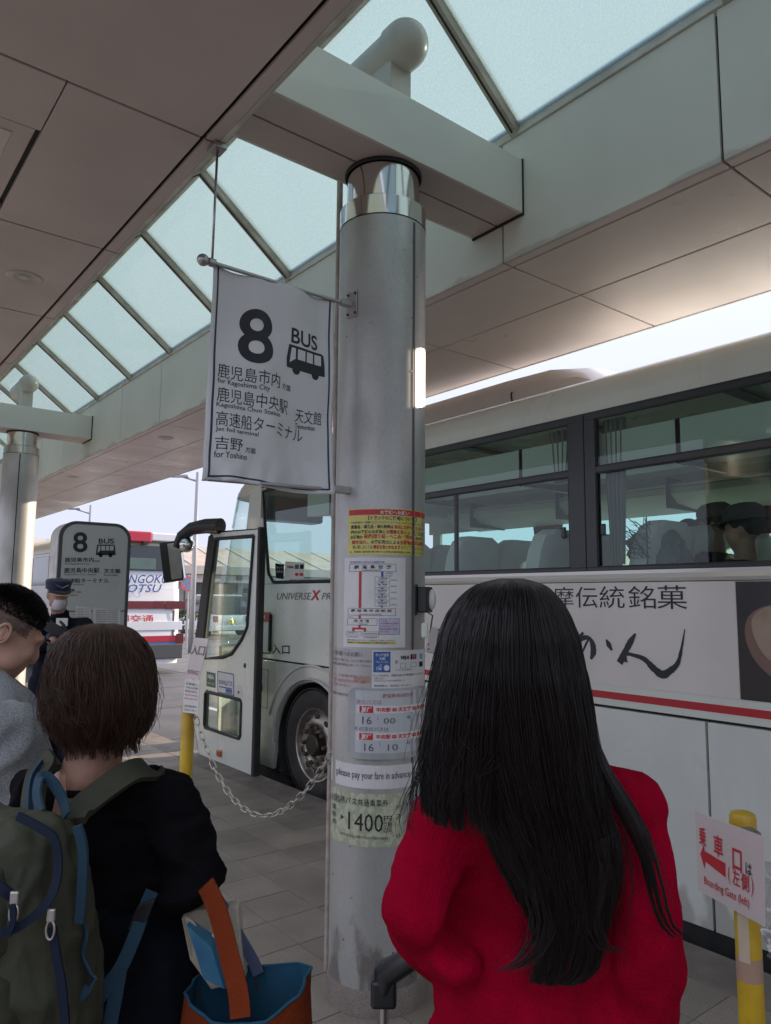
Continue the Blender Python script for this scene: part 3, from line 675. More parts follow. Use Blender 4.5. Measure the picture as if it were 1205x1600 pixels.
it = [T('お客様へのお願い', 521, 1018, 569, 1026, 0), T('混み合う際には、心ひと席にお座り', 521, 1030, 583, 1034.5, 0), T('係員(案内所)に従ってください', 521, 1037, 582, 1042, 0),
      T('また、お客様の前後に並んで', 520, 1054, 579, 1059, 1), T('車内で運賃収受はせず、乗務', 520, 1062, 575, 1067, 1), T('できません', 522, 1070, 552, 1074, 1), T('南国交通株式会社', 521, 1084, 552, 1089, 0)]
sheet('faded_notice', 'faded see-through passenger notice on the left of the column, beside the payment sticker', 'notice', (519.5, 1014, 589, 1097), 'paperpink', it, ['inkg', 'pinkink'], lift=.0004)
it = RC(585, 1018, 609.5, 1050, 1)+[T('タッチ決済', 588, 1020.5, 607, 1025.5, 3, .02), T('OK', 594, 1026.5, 603, 1031, 3, .03), T('Tap to pay', 588, 1032.5, 607, 1035.5, 3),
     T('●', 600, 1038.5, 608, 1047.5, 3), T('☝', 589, 1037, 597, 1049, 3), T(')))', 616, 1031, 620, 1037, 2), T('VISA', 624, 1024.5, 637, 1030.5, 2, .04, .2)]
it += RC(639, 1023, 641.7, 1031, 2, 1)+RC(642.2, 1023, 644.9, 1031, 5, 1)+RC(645.4, 1023, 648.1, 1031, 4, 1)+RC(653, 1023, 658, 1031.5, 6, 1)+frame(624, 1036, 632, 1044, 4, .5)+frame(639, 1036, 648, 1043, 1, .5)+RC(652.5, 1036, 658, 1044, 2, 1)
it += [T('ナンコク タッチ決済対応', 617, 1045, 641, 1048, 0), T('タッチ決済は、南国交通の空港連絡バスのみ', 585, 1053, 658, 1056.5, 0), T('ご利用になれます。', 586, 1057.5, 600, 1061, 0), T('(大人1人につき1400円均一)', 586, 1061.5, 630, 1065, 0), T('路面電車は、別料金となります。', 586, 1069, 641, 1072.5, 0)]
sheet('payment_sticker', 'white card payment sticker with dark blue tap panel, right of the faded notice', 'sticker', (583, 1016, 660.5, 1076), 'paper', it, ['ink', 'blue', 'navyzip', 'white', 'green', 'red', 'ltblue'], lift=.0030, split=lambda q: (q[1] if q[0] != '#' else q[1][0][0]) < 611 and (q[2] if q[0] != '#' else q[1][0][1]) < 1051)
it = RC(561, 1079, 660, 1176, 4, None, 0)+[T('鹿児島市内行き', 598, 1083, 641, 1090, 5, .02), T('次のバスは', 562, 1093, 597, 1100.5, 5), T('その次のバスは', 560, 1135, 607, 1142, 0)]
for y, e in ((1102, '市役所'), (1144, '高速船')):
    it += RC(563, y, 659, y+12, 3)+RC(567, y+1, 586, y+11.5, 1, None, 2)+[T('直行', 569, y+2.5, 584, y+10, 3, .03, .2), T('中央駅', 590, y+2.5, 610, y+10, 0 if 0 else 1, .03), T('➡', 612, y+4, 618, y+9, 1), T('天文館', 620, y+2.5, 638, y+10, 1, .03), T('➡', 640, y+4, 645, y+9, 1), T(e, 646.5, y+2.5, 658.5, y+10, 1, .03)]
it += [T('16', 571, 1119, 584, 1131, 0), T(':', 591, 1119, 593, 1124, 2), T('00', 600, 1121, 616, 1130, 0), T('発', 632, 1119, 637, 1124, 2), T('です。', 645, 1119, 657, 1125, 0),
       T('16', 574, 1161, 587, 1173, 0), T(':', 594, 1159, 596, 1164, 2), T('10', 606, 1162, 620, 1172, 0), T('発', 632, 1159, 637, 1164, 2), T('です。', 645, 1158, 657, 1164, 0)]
sheet('departure_board', 'clear rounded plastic board with handwritten next bus times 16:00 and 16:10', 'board', (551, 1075, 664, 1186), 'board', it, ['inkg', 'red', 'blue', 'white', 'paperblue', 'pinkink'], lift=.0062, rnd=10, n=26, th=.006)
sheet('fare_strip', 'white strip reading please pay your fare in advance, under the departure board', 'sign', (523, 1196, 651, 1233), 'paper', [T('please pay your fare in advance', 532, 1206, 640, 1221, 0, .006)], ['inkg'])
it = [T('空港バス共通乗車券', 529, 1248, 608, 1259.5, 0), T('鹿児島', 524, 1252, 539, 1262, 4), T('乗', 526, 1266, 533, 1276, 4), T('車', 526, 1278, 533, 1287, 4), T('券', 527, 1289, 534, 1299, 4), T('▸', 540, 1278, 545, 1286, 0), T('1400', 551, 1271, 601, 1299, 0, .0), T('円', 602, 1274, 613, 1282, 0, .01), T('区間', 602, 1284, 613, 1300, 0), T('発売日共当日限り有効 下車前途無効', 539, 1306, 608, 1311, 4),
      T('0', 619, 1258, 626, 1263, 4), T('2', 619, 1272, 626, 1279, 4), T('0', 619, 1303, 626, 1309, 4)]
sheet('fare_ticket_poster', 'greenish enlarged bus ticket poster reading 1400, lowest sheet on the column', 'poster', (518, 1240, 629, 1323), 'ticket', it, ['ink', 'red', 'blue', 'white', 'inkg'], split=lambda q: q[1] > 616)
tp = sheet('brown_tape_piece', 'small piece of brown tape below the faded notice text', 'tape', (557, 1058, 581, 1067), 'tape', None, None, lift=.0012, n=4)
# box and pouch on the right of the column
sp = thing('wall_speaker', 'small black box with pale lens fixed on the right side of the column', 'speaker', oncyl(colang(655), 1.68, CR))
a = colang(655); n_ = Vector((math.cos(a), math.sin(a), 0)); t_ = Vector((-n_.y, n_.x, 0)); zc = colz(650, 937)
MB().obox(oncyl(a, zc, CR+.024), (n_, t_, UP), (.022, .034, .055)).build('housing', 'black', sp, bevel=.006)
MB().ell(oncyl(a, zc, CR+.050)+t_*.012, (.02, .02, .045)).build('lens', 'rack', sp, smooth=True)
MB().obox(oncyl(a, zc, CR+.002)-t_*.036, (n_, t_, UP), (.002, .008, .066)).build('bracket', 'black', sp)
pc = at(683, 1002, 2.93); ph = thing('dotted_pouch', 'grey dotted pouch hanging on a cord at the right of the column', 'pouch', pc)
ax = Matrix.Rotation(.25, 3, HF); e0, e1 = ax @ HR, ax @ UP
MB().obox(pc, (e0, e1, HF), (.036, .050, .008)).build('pouch_body', 'dots', ph, bevel=.006)
MB().tube([oncyl(colang(662), colz(662, 955), CR+.01), at(676, 962, 2.93), at(672, 990, 2.93)], .003, 6).build('cord', 'black', ph, smooth=True)
MB().obox(at(664, 985, 2.93), (HR, UP, HF), (.013, .030, .012)).build('clear_tag', 'rack', ph, bevel=.008)
# ------------------------------------------------------------------ hanging banner
FY = 2.60
def F(u, v):       # u 0..1 across, v 0..1 down: cloth with its sag and ripples
    x = 1.187+.005*0+(1.762-1.187)*u; tl, bl = 2.957, 2.088
    top = tl-.012*math.sin(math.pi*u)-.006*math.sin(9*u); bot = bl+.012*math.sin(2*math.pi*u)*.5
    z = top+(bot-top)*v
    amp = .010+.012*v
    y = FY+amp*math.sin(7.5*u+2.2*v+.5)+.006*math.sin(17*u-5*v)+.008*math.sin(2.2*math.pi*v+3*u)*v
    y += .007*noise.noise(Vector((u*5, v*6, 1.3)))+.016*max(0, v-.72)*noise.noise(Vector((u*9+v*4, v*9-u*6, 7)))*3
    x += -.010*v*(1-u)+.006*math.sin(3*v)*u
    return Vector((x, y, z))
def Fp(u, v, off=.0016):
    p = F(u, v); a = F(u+.01, v)-p; b_ = F(u, v+.01)-p; nn = a.cross(b_).normalized()
    if nn.y > 0: nn = -nn
    return p+nn*off
fl = thing('stop_banner', 'white cloth banner marked 8 BUS hanging from a rod beside the column', 'banner', (1.45, 2.6, 2.95))
n1, n2 = 60, 80; vs, fs = [], []
for j in range(n2+1):
    for i in range(n1+1): vs.append(F(i/n1, j/n2))
for j in range(n2):
    for i in range(n1): a = j*(n1+1)+i; fs.append((a, a+1, a+n1+2, a+n1+1))
me = bpy.data.meshes.new('cloth'); me.from_pydata([tuple(v) for v in vs], [], fs); me.materials.append(MT['flag']); smoothen(me)
cl = link('cloth', me, fl); sm = cl.modifiers.new('t', 'SOLIDIFY'); sm.thickness = .0012; sm.offset = 0
# picture-like units for the print: 335..522 across, 410..770 down, unskewed along the rod
def flagmap(x, y): # x: 0..187, y: 0..360 (0 at the top edge)
    return Fp(x/187, y/300)
def strip(x0, y0, x1, y1, w, n=30):
    o = []
    for i in range(n):
        a, b2 = i/n, (i+1)/n; p = (x0+(x1-x0)*a, y0+(y1-y0)*a); q = (x0+(x1-x0)*b2, y0+(y1-y0)*b2)
        if abs(x1-x0) < abs(y1-y0): o.append(('#', [(p[0], p[1]), (p[0]+w, p[1]), (q[0]+w, q[1]), (q[0], q[1])], 1))
        else: o.append(('#', [(p[0], p[1]), (q[0], q[1]), (q[0], q[1]+w), (p[0], p[1]+w)], 1))
    return o
def bus_icon(x, y, s, mi=0, pmi=2):
    W = 66*s; H = 45*s; o = []
    def P(pts, m): o.append(('#', [(x+a*W, y+b2*H) for a, b2 in pts], m))
    P([(.06, 0), (.9, 0), (.97, .06), (1, .45), (1, .8), (.0, .8), (0, .5)], mi)
    for a, b2 in ((.10, .22), (.27, .46), (.50, .67), (.71, .90)):
        P([(a+(.02 if a < .2 else 0), .09), (b2, .09), (b2, .44), (a-(.03 if a < .2 else 0), .44 if a > .2 else .62)], pmi)
    for c in (.24, .74):
        P([(c+.10*math.cos(k*math.pi/8), .80+.17*math.sin(k*math.pi/8)) for k in range(16)], mi)
    return o
it = strip(6, 2, 6, 294, 2.6)+strip(178.5, 2, 178.5, 294, 2.6)+strip(6, 292, 180, 292, 2.6)
it += [T('8', 39, 47, 85, 128, 0, .018), T('BUS', 115, 60, 160, 83, 0, .015)]
it += [T('鹿児島市内', 12, 136, 97, 157, 0, 0), T('方面', 101, 147, 116, 156, 0, .01), T('for Kagoshima City', 12, 157.5, 81, 167, 0, .01),
       T('鹿児島中央駅', 12, 170, 113, 191, 0, 0), T('天文館', 128, 176, 169, 196, 0, 0), T('Kagoshima Chuo Station', 12, 191.5, 99, 200, 0, .01), T('Tenmonkan', 129, 197.5, 159, 205, 0, .01),
       T('高速船ターミナル', 12, 204, 142, 225, 0, 0), T('Jet foil terminal', 12, 226, 69, 233.5, 0, .01),
       T('吉野', 12, 239, 48, 257, 0, 0), T('方面', 52, 249, 67, 257, 0, .01), T('for Yoshino', 12, 259, 55, 268, 0, .01)]
pr = printing(it, flagmap, 'lettering', fl, ['ink', 'flagline', 'flag'], cut=6)
ic = [q for q in bus_icon(108, 86, .98, 0, 1)]
printing([q for q in ic if q[2] == 0], lambda x, y: Fp(x/187, y/300, .0018), 'bus_symbol', fl, ['ink', 'flag'], cut=6)
printing([q for q in ic if q[2] == 1], lambda x, y: Fp(x/187, y/300, .0030), 'bus_symbol_windows', fl, ['ink', 'flag'], cut=6)
MB().tube([(1.175, FY, 2.953), (1.845, FY, 2.953)], .0085, 14).build('rod', 'steel', fl, smooth=40)
MB().ell((1.140, FY, 2.953), .024).build('ball_finial', 'steel', fl, smooth=True)
MB().rev([(.012, 0), (.017, .004), (.017, .03), (.012, .034)], (1.160, FY, 2.953), (1, 0, 0), 20).build('rod_cap', 'steel', fl, smooth=40)
MB().tube([(1.178, FY, 2.95), (1.174, FY-.02, 3.425)], .005, 10).build('hanger_wire', 'steel', fl, smooth=True)
MB().box(1.145, 1.200, FY-.055, FY+.015, 3.408, 3.4295).build('hanger_clip', 'steel', fl, bevel=.003)
br = MB(); a = colang(546); n_ = Vector((math.cos(a), math.sin(a), 0)); t_ = Vector((-n_.y, n_.x, 0))
br.obox(oncyl(a, 2.955, CR+.003), (n_, t_, UP), (.002, .030, .062)); br.obox((1.825, FY, 2.955), (Vector((1,0,0)), Vector((0,1,0)), UP), (.035, .016, .012))
br.build('rod_bracket', 'steel', fl, bevel=.002)
bo = MB()
for q in (-.022, .022):
    for z in (2.91, 3.0): p = oncyl(a, z, CR+.004)+t_*q; bo.cyl(p, p+n_*.006, .006, n=6)
bo.build('bracket_bolts', 'rubber', fl)
MB().tube([(1.19, FY+.0, 2.094), (1.83, FY, 2.112)], .008, 12).build('lower_rod', 'steel', fl, smooth=40)
MB().box(1.765, 1.852, FY-.016, FY+.016, 2.098, 2.128).build('lower_bracket', 'steel', fl, bevel=.003)

sc = MB()
for k in range(26):
    a = VIEW+random.uniform(-1.2, 1.2); z = random.choice((random.uniform(.2, 1.0), random.uniform(1.9, 3.3))); n_ = Vector((math.cos(a), math.sin(a), 0)); r_ = random.uniform(.002, .0055)
    p = oncyl(a, z, CR); sc.cyl(p-n_*.001, p+n_*.0009, r_, n=7)
tag(sc.build('scuff_spots', 'inkg', col1), kind='stuff')
# ------------------------------------------------------------------ the coach beside the kerb
XB = 3.72; ZW = 2.45
bus = thing('coach', 'pale coach with open front door and white advert panel, parked along the kerb', 'bus', (5.0, 3, -.15))
def side(y0, y1, z0, z1, name, m, t=.04, off=0, par=bus, bev=.002): return B(XB+off, XB+off+t, y0, y1, z0, z1).build(name, m, par, bevel=bev)
# luggage doors and lower skirt
for (a, b2) in ((-4.2, -1.6), (-1.594, .28), (.292, 2.022), (2.034, 3.88), (3.892, 5.02)): side(a+.003, b2, .012, 1.03, 'luggage_door', 'bus_low')
# upper side skin with its seam
side(-4.2, 5.02, 1.046, 1.752, 'side_panel', 'bus'); side(5.024, 6.70, 1.046, 1.78, 'front_side_panel', 'bus')
# wheel arch panel
ar = []; yc, zc2, ra = 5.745, .27, .625
for i in range(25):
    a = math.pi*(i/24)*1.0; ar.append((yc+ra*math.cos(math.pi-a), max(zc2+ra*math.sin(a), .012)))
poly = [(5.028, .012)]+ar+[(6.372+.05, .012), (6.372+.05, 1.03), (5.028, 1.03)]
MB().prism([(p[0], p[1]) for p in poly], 'x', XB, XB+.04).build('arch_panel', 'bus_metal', bus)
lipb = MB()
pts = [(XB-.012, yc+(ra+.02)*math.cos(math.pi-math.pi*i/40), max(zc2+(ra+.02)*math.sin(math.pi*i/40), .0)) for i in range(41)]
lipb.tube(pts, .022, 10, flat=(1, .6)); lipb.build('arch_lip', 'bus_metal', bus, smooth=50)
pts2 = [(XB-.004, yc+(ra+.17)*math.cos(math.pi-math.pi*i/40), max(zc2+(ra+.14)*math.sin(math.pi*i/40), .0)) for i in range(6, 37)]
MB().tube(pts2, .012, 8).build('arch_crease', 'bus_metal', bus, smooth=50)
MB().prism([(6.428, .012), (6.80, .012), (6.80, 1.03), (6.428, 1.03)], 'x', XB, XB+.04).build('bumper_side', 'bus_metal', bus, bevel=.004)
fh = MB()
for (a, b2, c, d) in ((6.55, 6.70, .56, .565), (6.55, 6.70, .93, .935), (6.55, 6.555, .56, .935), (6.695, 6.70, .56, .935)): fh.box(XB-.002, XB+.001, a, b2, c, d)
fh.build('fuel_flap_edge', 'busframe', bus); MB().box(XB-.004, XB+.001, 6.66, 6.69, .72, .78).build('flap_latch', 'black', bus)
MB().rev([(ra-.01, 0), (ra-.01, .75)], (XB+.02, yc, zc2), (1, 0, 0), 40).build('wheel_well', 'rubber', bus)
B(XB+.05, XB+2.3, -4.2, 7.4, -.02, .0).build('underfloor', 'black', bus)
B(XB+.03, XB+.05, -4.2, 5.1, -.12, .02).build('under_skirt', 'rubber', bus)
B(XB+.044, XB+.06, -4.2, 5.02, .0, 1.8).build('seam_backing', 'joint', bus)
B(XB+.044, XB+.06, 6.38, 6.82, .0, 1.8).build('seam_backing', 'joint', bus)
B(XB+.044, XB+.06, 5.02, 6.38, .92, 1.8).build('seam_backing', 'joint', bus)
# trims, stripe
MB().prism([(XB-.006, 1.756), (XB-.010, 1.775), (XB-.004, 1.80), (XB-.002, 1.82), (XB+.03, 1.82), (XB+.03, 1.756)], 'y', -4.2, 5.02).build('window_sill_trim', 'trim', bus)
B(XB-.0022, XB-.0005, -4.2, 4.9, 1.085, 1.125).build('red_stripe', 'red', bus)
# advert: white film, brush lettering, photo of a bowl
ad = B(XB-.003, XB-.0006, 1.845, 4.70, 1.165, 1.748).build('advert_panel', 'adpanel', bus)
def SX(px, py): p = onx(px, py, XB-.0042); return p
def sidemap(x, y): p = onx(x, y, XB); return Vector((XB-.0042, p.y, p.z))
def M2(y, z): return Vector((XB-.0042, y, z))
def YT(t, y0, z1, y1, z0, mi, bold=0, sh=0): return (t, y0, z0, y1, z1, mi, bold, sh)     # y0 is the left end (larger y)
it = [YT('薩', 3.175, 1.728, 3.015, 1.600, 0, -.002), YT('摩', 2.995, 1.728, 2.84, 1.600, 0, -.002), YT('伝', 2.825, 1.728, 2.67, 1.602, 0, -.002), YT('統', 2.655, 1.730, 2.485, 1.602, 0, -.002), YT('銘', 2.46, 1.730, 2.29, 1.604, 0, -.002), YT('菓', 2.28, 1.732, 2.105, 1.604, 0, -.002)]
def brush(pts, w):       # a brush stroke drawn in (px, py) and swelled to the given widths
    P = [sidemap(*p) for p in pts]; L, Rr = [], []
    for i, p in enumerate(P):
        t = (P[min(i+1, len(P)-1)]-P[max(i-1, 0)]).normalized(); nn = Vector((0, -t.z, t.y)); L.append(p+nn*w[i]*1.75); Rr.append(p-nn*w[i]*1.75)
    return L, Rr
bb = MB(); NS = [0]
def stroke(pts, w):
    out, ww = [], []
    for i in range(len(pts)-1):
        for k in range(5):
            s_ = k/5; q = lambda j: pts[max(0, min(len(pts)-1, j))]
            def cr(a, b2, c, d): return .5*(2*b2+(c-a)*s_+(2*a-5*b2+4*c-d)*s_*s_+(-a+3*b2-3*c+d)*s_**3)
            out.append((cr(q(i-1)[0], q(i)[0], q(i+1)[0], q(i+2)[0]), cr(q(i-1)[1], q(i)[1], q(i+1)[1], q(i+2)[1])))
            ww.append((w[i]+(w[i+1]-w[i])*s_)*(1+.22*noise.noise(Vector((len(out)*.7, i, 3)))))
    out.append(pts[-1]); ww.append(w[-1]); NS[0] += 1; L, Rr = brush(out, ww); n = len(L); L = [p-Vector((.0003*NS[0], 0, 0)) for p in L]; Rr = [p-Vector((.0003*NS[0], 0, 0)) for p in Rr]
    bb.add(L+Rr, [(i, i+1, n+i+1, n+i) for i in range(n-1)])
stroke([(912, 988), (905, 1002), (903, 1018), (908, 1024), (920, 1000), (926, 1004), (928, 1018), (924, 1030)], [.004, .012, .010, .004, .004, .010, .012, .004])
stroke([(905, 1002), (915, 996), (924, 998)], [.006, .008, .006])
stroke([(948, 999), (952, 1007), (957, 1016)], [.002, .009, .004])
bb.build('brush_character', 'ink', bus); bb = MB()
stroke([(994, 990), (986, 1003), (976, 1022), (969, 1036)], [.003, .010, .011, .012])
stroke([(976, 1034), (978, 1022), (992, 1024), (1008, 1030), (1022, 1044), (1036, 1054), (1048, 1048), (1060, 1036), (1066, 1012), (1071, 983)], [.014, .006, .006, .008, .011, .013, .010, .007, .004, .0012])
bb.build('brush_character', 'ink', bus); bb = MB()
stroke([(868, 985), (866, 1002), (860, 1022), (852, 1040)], [.004, .012, .012, .004])
bb.build('brush_character', 'ink', bus)
printing(it, M2, 'advert_lettering', bus, ['ink'])
pb = B(XB-.0030, XB-.0006, .10, 1.842, 1.165, 1.748).build('photo_panel', 'photodark', bus)
bowl = MB()
def ring(cy, cz, a, b2, n, rot, mi, dx): 
    bowl.mi = mi; pts = []
    for k in range(n):
        w = 2*math.pi*k/n; q = 1+.04*noise.noise(Vector((math.cos(w)*1.6, math.sin(w)*1.6, dx*900)))
        y, z = a*math.cos(w)*q, b2*math.sin(w)*q; pts.append((XB-.0034-dx, cy+y*math.cos(rot)-z*math.sin(rot), cz+y*math.sin(rot)+z*math.cos(rot)))
    bowl.add(pts, [tuple(range(n))])
ring(1.50, 1.40, .34, .20, 48, .5, 0, 0); ring(1.49, 1.42, .315, .165, 48, .5, 1, .0006); ring(1.46, 1.40, .24, .11, 40, .5, 2, .0012)
bowl.build('bowl_picture', ['bowlrim', 'bowlskin', 'bowlhi'], bus)
# window band
band = MB()
band.box(XB, XB+.04, -4.2, 6.70, 2.745, 2.785)
band.box(XB, XB+.04, -4.2, 5.02, 1.822, 1.842)
wins = [(2.865, 4.98), (.52, 2.665), (-1.85, .32), (-4.2, -2.05)]
for (a, b2) in ((2.665, 2.865), (.32, .52), (-2.05, -1.85), (4.98, 5.12)): band.box(XB-.001, XB+.05, a, b2, 1.842, 2.745)
for a, b2 in wins: band.box(XB, XB+.035, a, b2, 2.412, 2.448)
band.build('window_band', 'busframe', bus, bevel=.002)
MB().box(XB-.004, XB-.0012, 2.742, 2.748, 1.83, 2.78).build('pillar_seam', 'joint', bus)
for a, b2 in wins:
    w = MB(); w.box(XB+.012, XB+.017, a, b2, 2.448, 2.745); w.build('upper_window', 'busglass', bus)
    mid = {2.865: 3.885, .52: 1.62}.get(a, a+.9)
    MB().box(XB+.018, XB+.023, mid-.02, b2, 1.842, 2.412).build('sliding_window', 'busglass', bus)
    MB().box(XB+.010, XB+.015, a, mid+.02, 1.842, 2.412).build('sliding_window', 'busglass', bus)
    MB().box(XB+.006, XB+.03, mid-.012, mid+.016, 1.842, 2.412).build('sliding_frame', 'busframe', bus, bevel=.002)
    fr = MB()
    for (c, d, e, f) in ((a, b2, 1.842, 1.850), (a, b2, 2.404, 2.412), (a, b2, 2.448, 2.455), (a, b2, 2.738, 2.745)): fr.box(XB+.004, XB+.012, c, d, e, f)
    for c in (a, b2-.008): fr.box(XB+.004, XB+.012, c, c+.008, 1.842, 2.412); fr.box(XB+.004, XB+.012, c, c+.008, 2.448, 2.745)
    fr.build('window_gasket', 'rubber', bus)
    for y in ((a+.03, b2-.06) if a > 1 else (b2-.06,)):
        MB().box(XB-.004, XB+.012, y, y+.034, 2.03, 2.10).build('window_latch', 'busframe', bus, bevel=.008)
# roof cove and roof
pr_ = [(XB, 2.787), (XB-.002, 2.86), (XB+.012, 2.93), (XB+.045, 2.985), (XB+.11, 3.03), (XB+.22, 3.055), (XB+1.24, 3.09), (XB+2.26, 3.055), (XB+2.37, 3.03), (XB+2.44, 2.98), (XB+2.48, 2.90), (XB+2.48, 2.787), (XB+2.44, 2.787), (XB+2.43, 2.90), (XB+2.3, 2.99), (XB+1.24, 3.03), (XB+.2, 2.99), (XB+.06, 2.90), (XB+.045, 2.787)]
MB().prism(pr_, 'y', -4.2, 6.80).build('roof', 'bus', bus, smooth=30)
MB().box(XB-.004, XB+.02, -4.2, 6.8, 2.783, 2.790).build('rain_gutter', 'busframe', bus)
# roof air conditioner
ac = MB(); pro = [(XB+.40, 3.05), (XB+.42, 3.24), (XB+.50, 3.34), (XB+.70, 3.39), (XB+1.24, 3.40), (XB+1.78, 3.39), (XB+2.0, 3.30), (XB+2.06, 3.05)]
def loft(b_, secs, close=True):
    n = len(secs[0]); base = len(b_.v)
    for s_ in secs: b_.v += [tuple(p) for p in s_]
    for i in range(len(secs)-1):
        for k in range(n if close else n-1): b_.f.append((base+i*n+k, base+i*n+(k+1)%n, base+(i+1)*n+(k+1)%n, base+(i+1)*n+k)); b_.m.append(b_.mi)
    for e, s_ in ((0, -1), (len(secs)-1, 1)):
        if close: b_.f.append(tuple(base+e*n+k for k in range(n))[::s_]); b_.m.append(b_.mi)
    return b_
secs = []
for y, h, ins in ((2.86, .02, .10), (2.94, .40, .06), (3.10, .78, .03), (3.4, .97, .01), (3.8, 1, 0), (6.2, 1, 0), (6.5, .9, .03), (6.8, .1, .12)):
    secs.append([Vector((XB+1.24+(x-XB-1.24)*(1-ins), y, 3.05+(z-3.05)*h)) for x, z in pro])
loft(ac, secs).build('roof_air_unit', 'acshell', bus, smooth=35)
aj = MB(); aj.tube([(XB+.395, 3.66, 3.06), (XB+.40, 3.69, 3.19), (XB+.49, 3.72, 3.285), (XB+.70, 3.74, 3.324)], .006, 6); aj.box(XB+.39, XB+.398, 3.1, 6.7, 3.062, 3.072)
for y in (3.95, 4.9): aj.box(XB+.385, XB+.40, y, y+.13, 3.062, 3.085)
aj.build('air_unit_seam', 'rubber', bus)
# far side of the coach, floor, racks, seats
XF = XB+2.44
far = MB(); far.box(XF, XF+.04, -4.2, 6.9, .0, 1.84); far.box(XF, XF+.04, -4.2, 6.9, 2.44, 2.79)
far.build('far_side_panel', 'interior', bus)
for y in (-4.2, -2.0, .38, 2.70, 5.02, 6.7): MB().box(XF, XF+.04, y, y+.13, 1.84, 2.44).build('far_pillar', 'interior', bus)
for (a, b2) in ((-4.07, -2.0), (-1.87, .38), (.51, 2.70), (2.83, 5.02), (5.15, 6.7)): MB().box(XF+.01, XF+.016, a, b2, 1.84, 2.44).build('far_window', 'farglass', bus)
B(XB+.06, XF, -4.2, 6.3, .95, 1.0).build('cabin_floor', 'seat', bus)
B(XB+.05, XF, -4.25, -4.2, .0, 3.0).build('rear_wall', 'interior', bus)
for s_, x0 in ((1, XB+.07), (-1, XF-.03)):
    rk = MB(); q = [(x0, 2.42), (x0+s_*.40, 2.46), (x0+s_*.50, 2.53), (x0+s_*.50, 2.58), (x0+s_*.42, 2.64), (x0, 2.66)]
    rk.prism(q, 'y', -4.2, 6.0); rk.build('luggage_rack', 'rack', bus, smooth=35)
    MB().tube([(x0+s_*.50, -4.2, 2.60), (x0+s_*.50, 6.0, 2.60)], .012, 8).build('rack_rail', 'trim', bus, smooth=True)
    for y in np.arange(-3.6, 6, 1.15).tolist(): MB().box(min(x0, x0+s_*.52), max(x0, x0+s_*.52), y, y+.03, 2.41, 2.665).build('rack_rib', 'busframe', bus)
stp = MB()
for y in (-2.9, -1.2, .6, 2.2, 3.4, 4.6): stp.box(XB+.7, XF-.6, y, y+.10, 2.985, 3.0)
stp.build('ceiling_strip', 'busframe', bus)
SEAT = {}
def seatrow(y, x):
    if not SEAT:
        m1 = MB(); m1.box(-.22, .22, -.02, .46, .40, .52); SEAT['c'] = m1.mesh('seat_cushion', 'seat', bevel=.03)
        m2 = MB()
        loft(m2, [[Vector((a, b2+(z-.5)*-.22, z)) for a, b2 in ((-w, -.04), (w, -.04), (w*.96, .08), (-w*.96, .08))] for z, w in ((.42, .22), (.7, .225), (.86, .22))]); SEAT['b'] = m2.mesh('seat_back', 'seatcover', bevel=.02)
        m3 = MB()
        secs = [[Vector((a*w, b2*dd+(z-.5)*-.22, z)) for a, b2 in ((-1, -.6), (-.8, -1), (.8, -1), (1, -.6), (1, .9), (.8, 1.3), (-.8, 1.3), (-1, .9))] for z, w, dd in ((.84, .232, .075), (.98, .228, .075), (1.08, .20, .07), (1.12, .14, .05))]
        SEAT['h'] = loft(m3, secs).mesh('headrest_cover', 'seatcover', smooth=40)
    s_ = link('passenger_seat', SEAT['b'], bus); s_.matrix_parent_inverse = Matrix.Translation(bus.location).inverted(); s_.location = (x, y, 1.0)
    for nm, k in (('seat_cushion', 'c'), ('headrest_cover', 'h')):
        o = link(nm, SEAT[k], s_); o.matrix_parent_inverse = Matrix()
for y in (-1.7, -.85, 0, .85, 1.72, 2.55, 3.35, 4.15, 4.95, 5.6):
    for x in (XB+.36, XB+.84, XF-.76, XF-.28):
        if y > 5.5 and x > XB+1: continue
        seatrow(y, x)
# gathered curtains at the pillars
def curtain(x, y0, y1, z0, z1, m, n=9):
    b_ = MB(); k = 40; P = []
    for z, sq in ((z1, 1), ((z0+z1)/2, .8), (z0, .55)):
        P.append([Vector((x+.018*math.sin(n*math.pi*i/k), y0+(y1-y0)*(.5+(i/k-.5)*sq), z)) for i in range(k+1)])
    loft(b_, P, close=False); return b_.build('curtain', m, bus, smooth=True)
curtain(XB+.08, 2.50, 2.66, 1.86, 2.74, 'curtain2'); curtain(XB+.08, 2.88, 3.08, 2.40, 2.74, 'curtain2'); curtain(XF-.03, 2.45, 2.95, 2.1, 2.44, 'curtain'); curtain(XF-.03, .15, .6, 2.1, 2.44, 'curtain'); curtain(XF-.03, 4.8, 5.2, 1.9, 2.44, 'curtain')
# bamboo-like trim and draped shape by the second window are stand-ins, built with the passengers
# front side window with its swooping corner
fw = [(5.14, 1.80), (6.50, 1.80), (6.60, 1.88), (6.70, 2.36), (6.76, 2.745), (5.14, 2.745)]
MB().prism(fw, 'x', XB+.012, XB+.018).build('front_side_window', 'busglass', bus)
gs = MB(); pts = [(XB+.004, y, z) for y, z in fw]; gs.tube(pts+[pts[0]], .014, 6, cap=False); gs.build('window_gasket', 'rubber', bus)
MB().prism([(6.52, 1.784), (6.74, 1.784), (6.80, 1.9), (6.80, 2.46), (6.745, 2.46), (6.715, 2.3), (6.635, 1.9)], 'x', XB, XB+.04).build('corner_panel', 'bus', bus)
MB().prism([(6.70, 1.046), (6.80, 1.046), (6.80, 1.78), (6.70, 1.78)], 'x', XB+.002, XB+.04).build('door_post', 'bus', bus)
MB().prism([(6.79, 2.36), (7.10, 2.36), (7.02, 2.80), (6.79, 2.80)], 'x', XB-.004, XB+.045).build('front_pillar', 'bus', bus, bevel=.004)
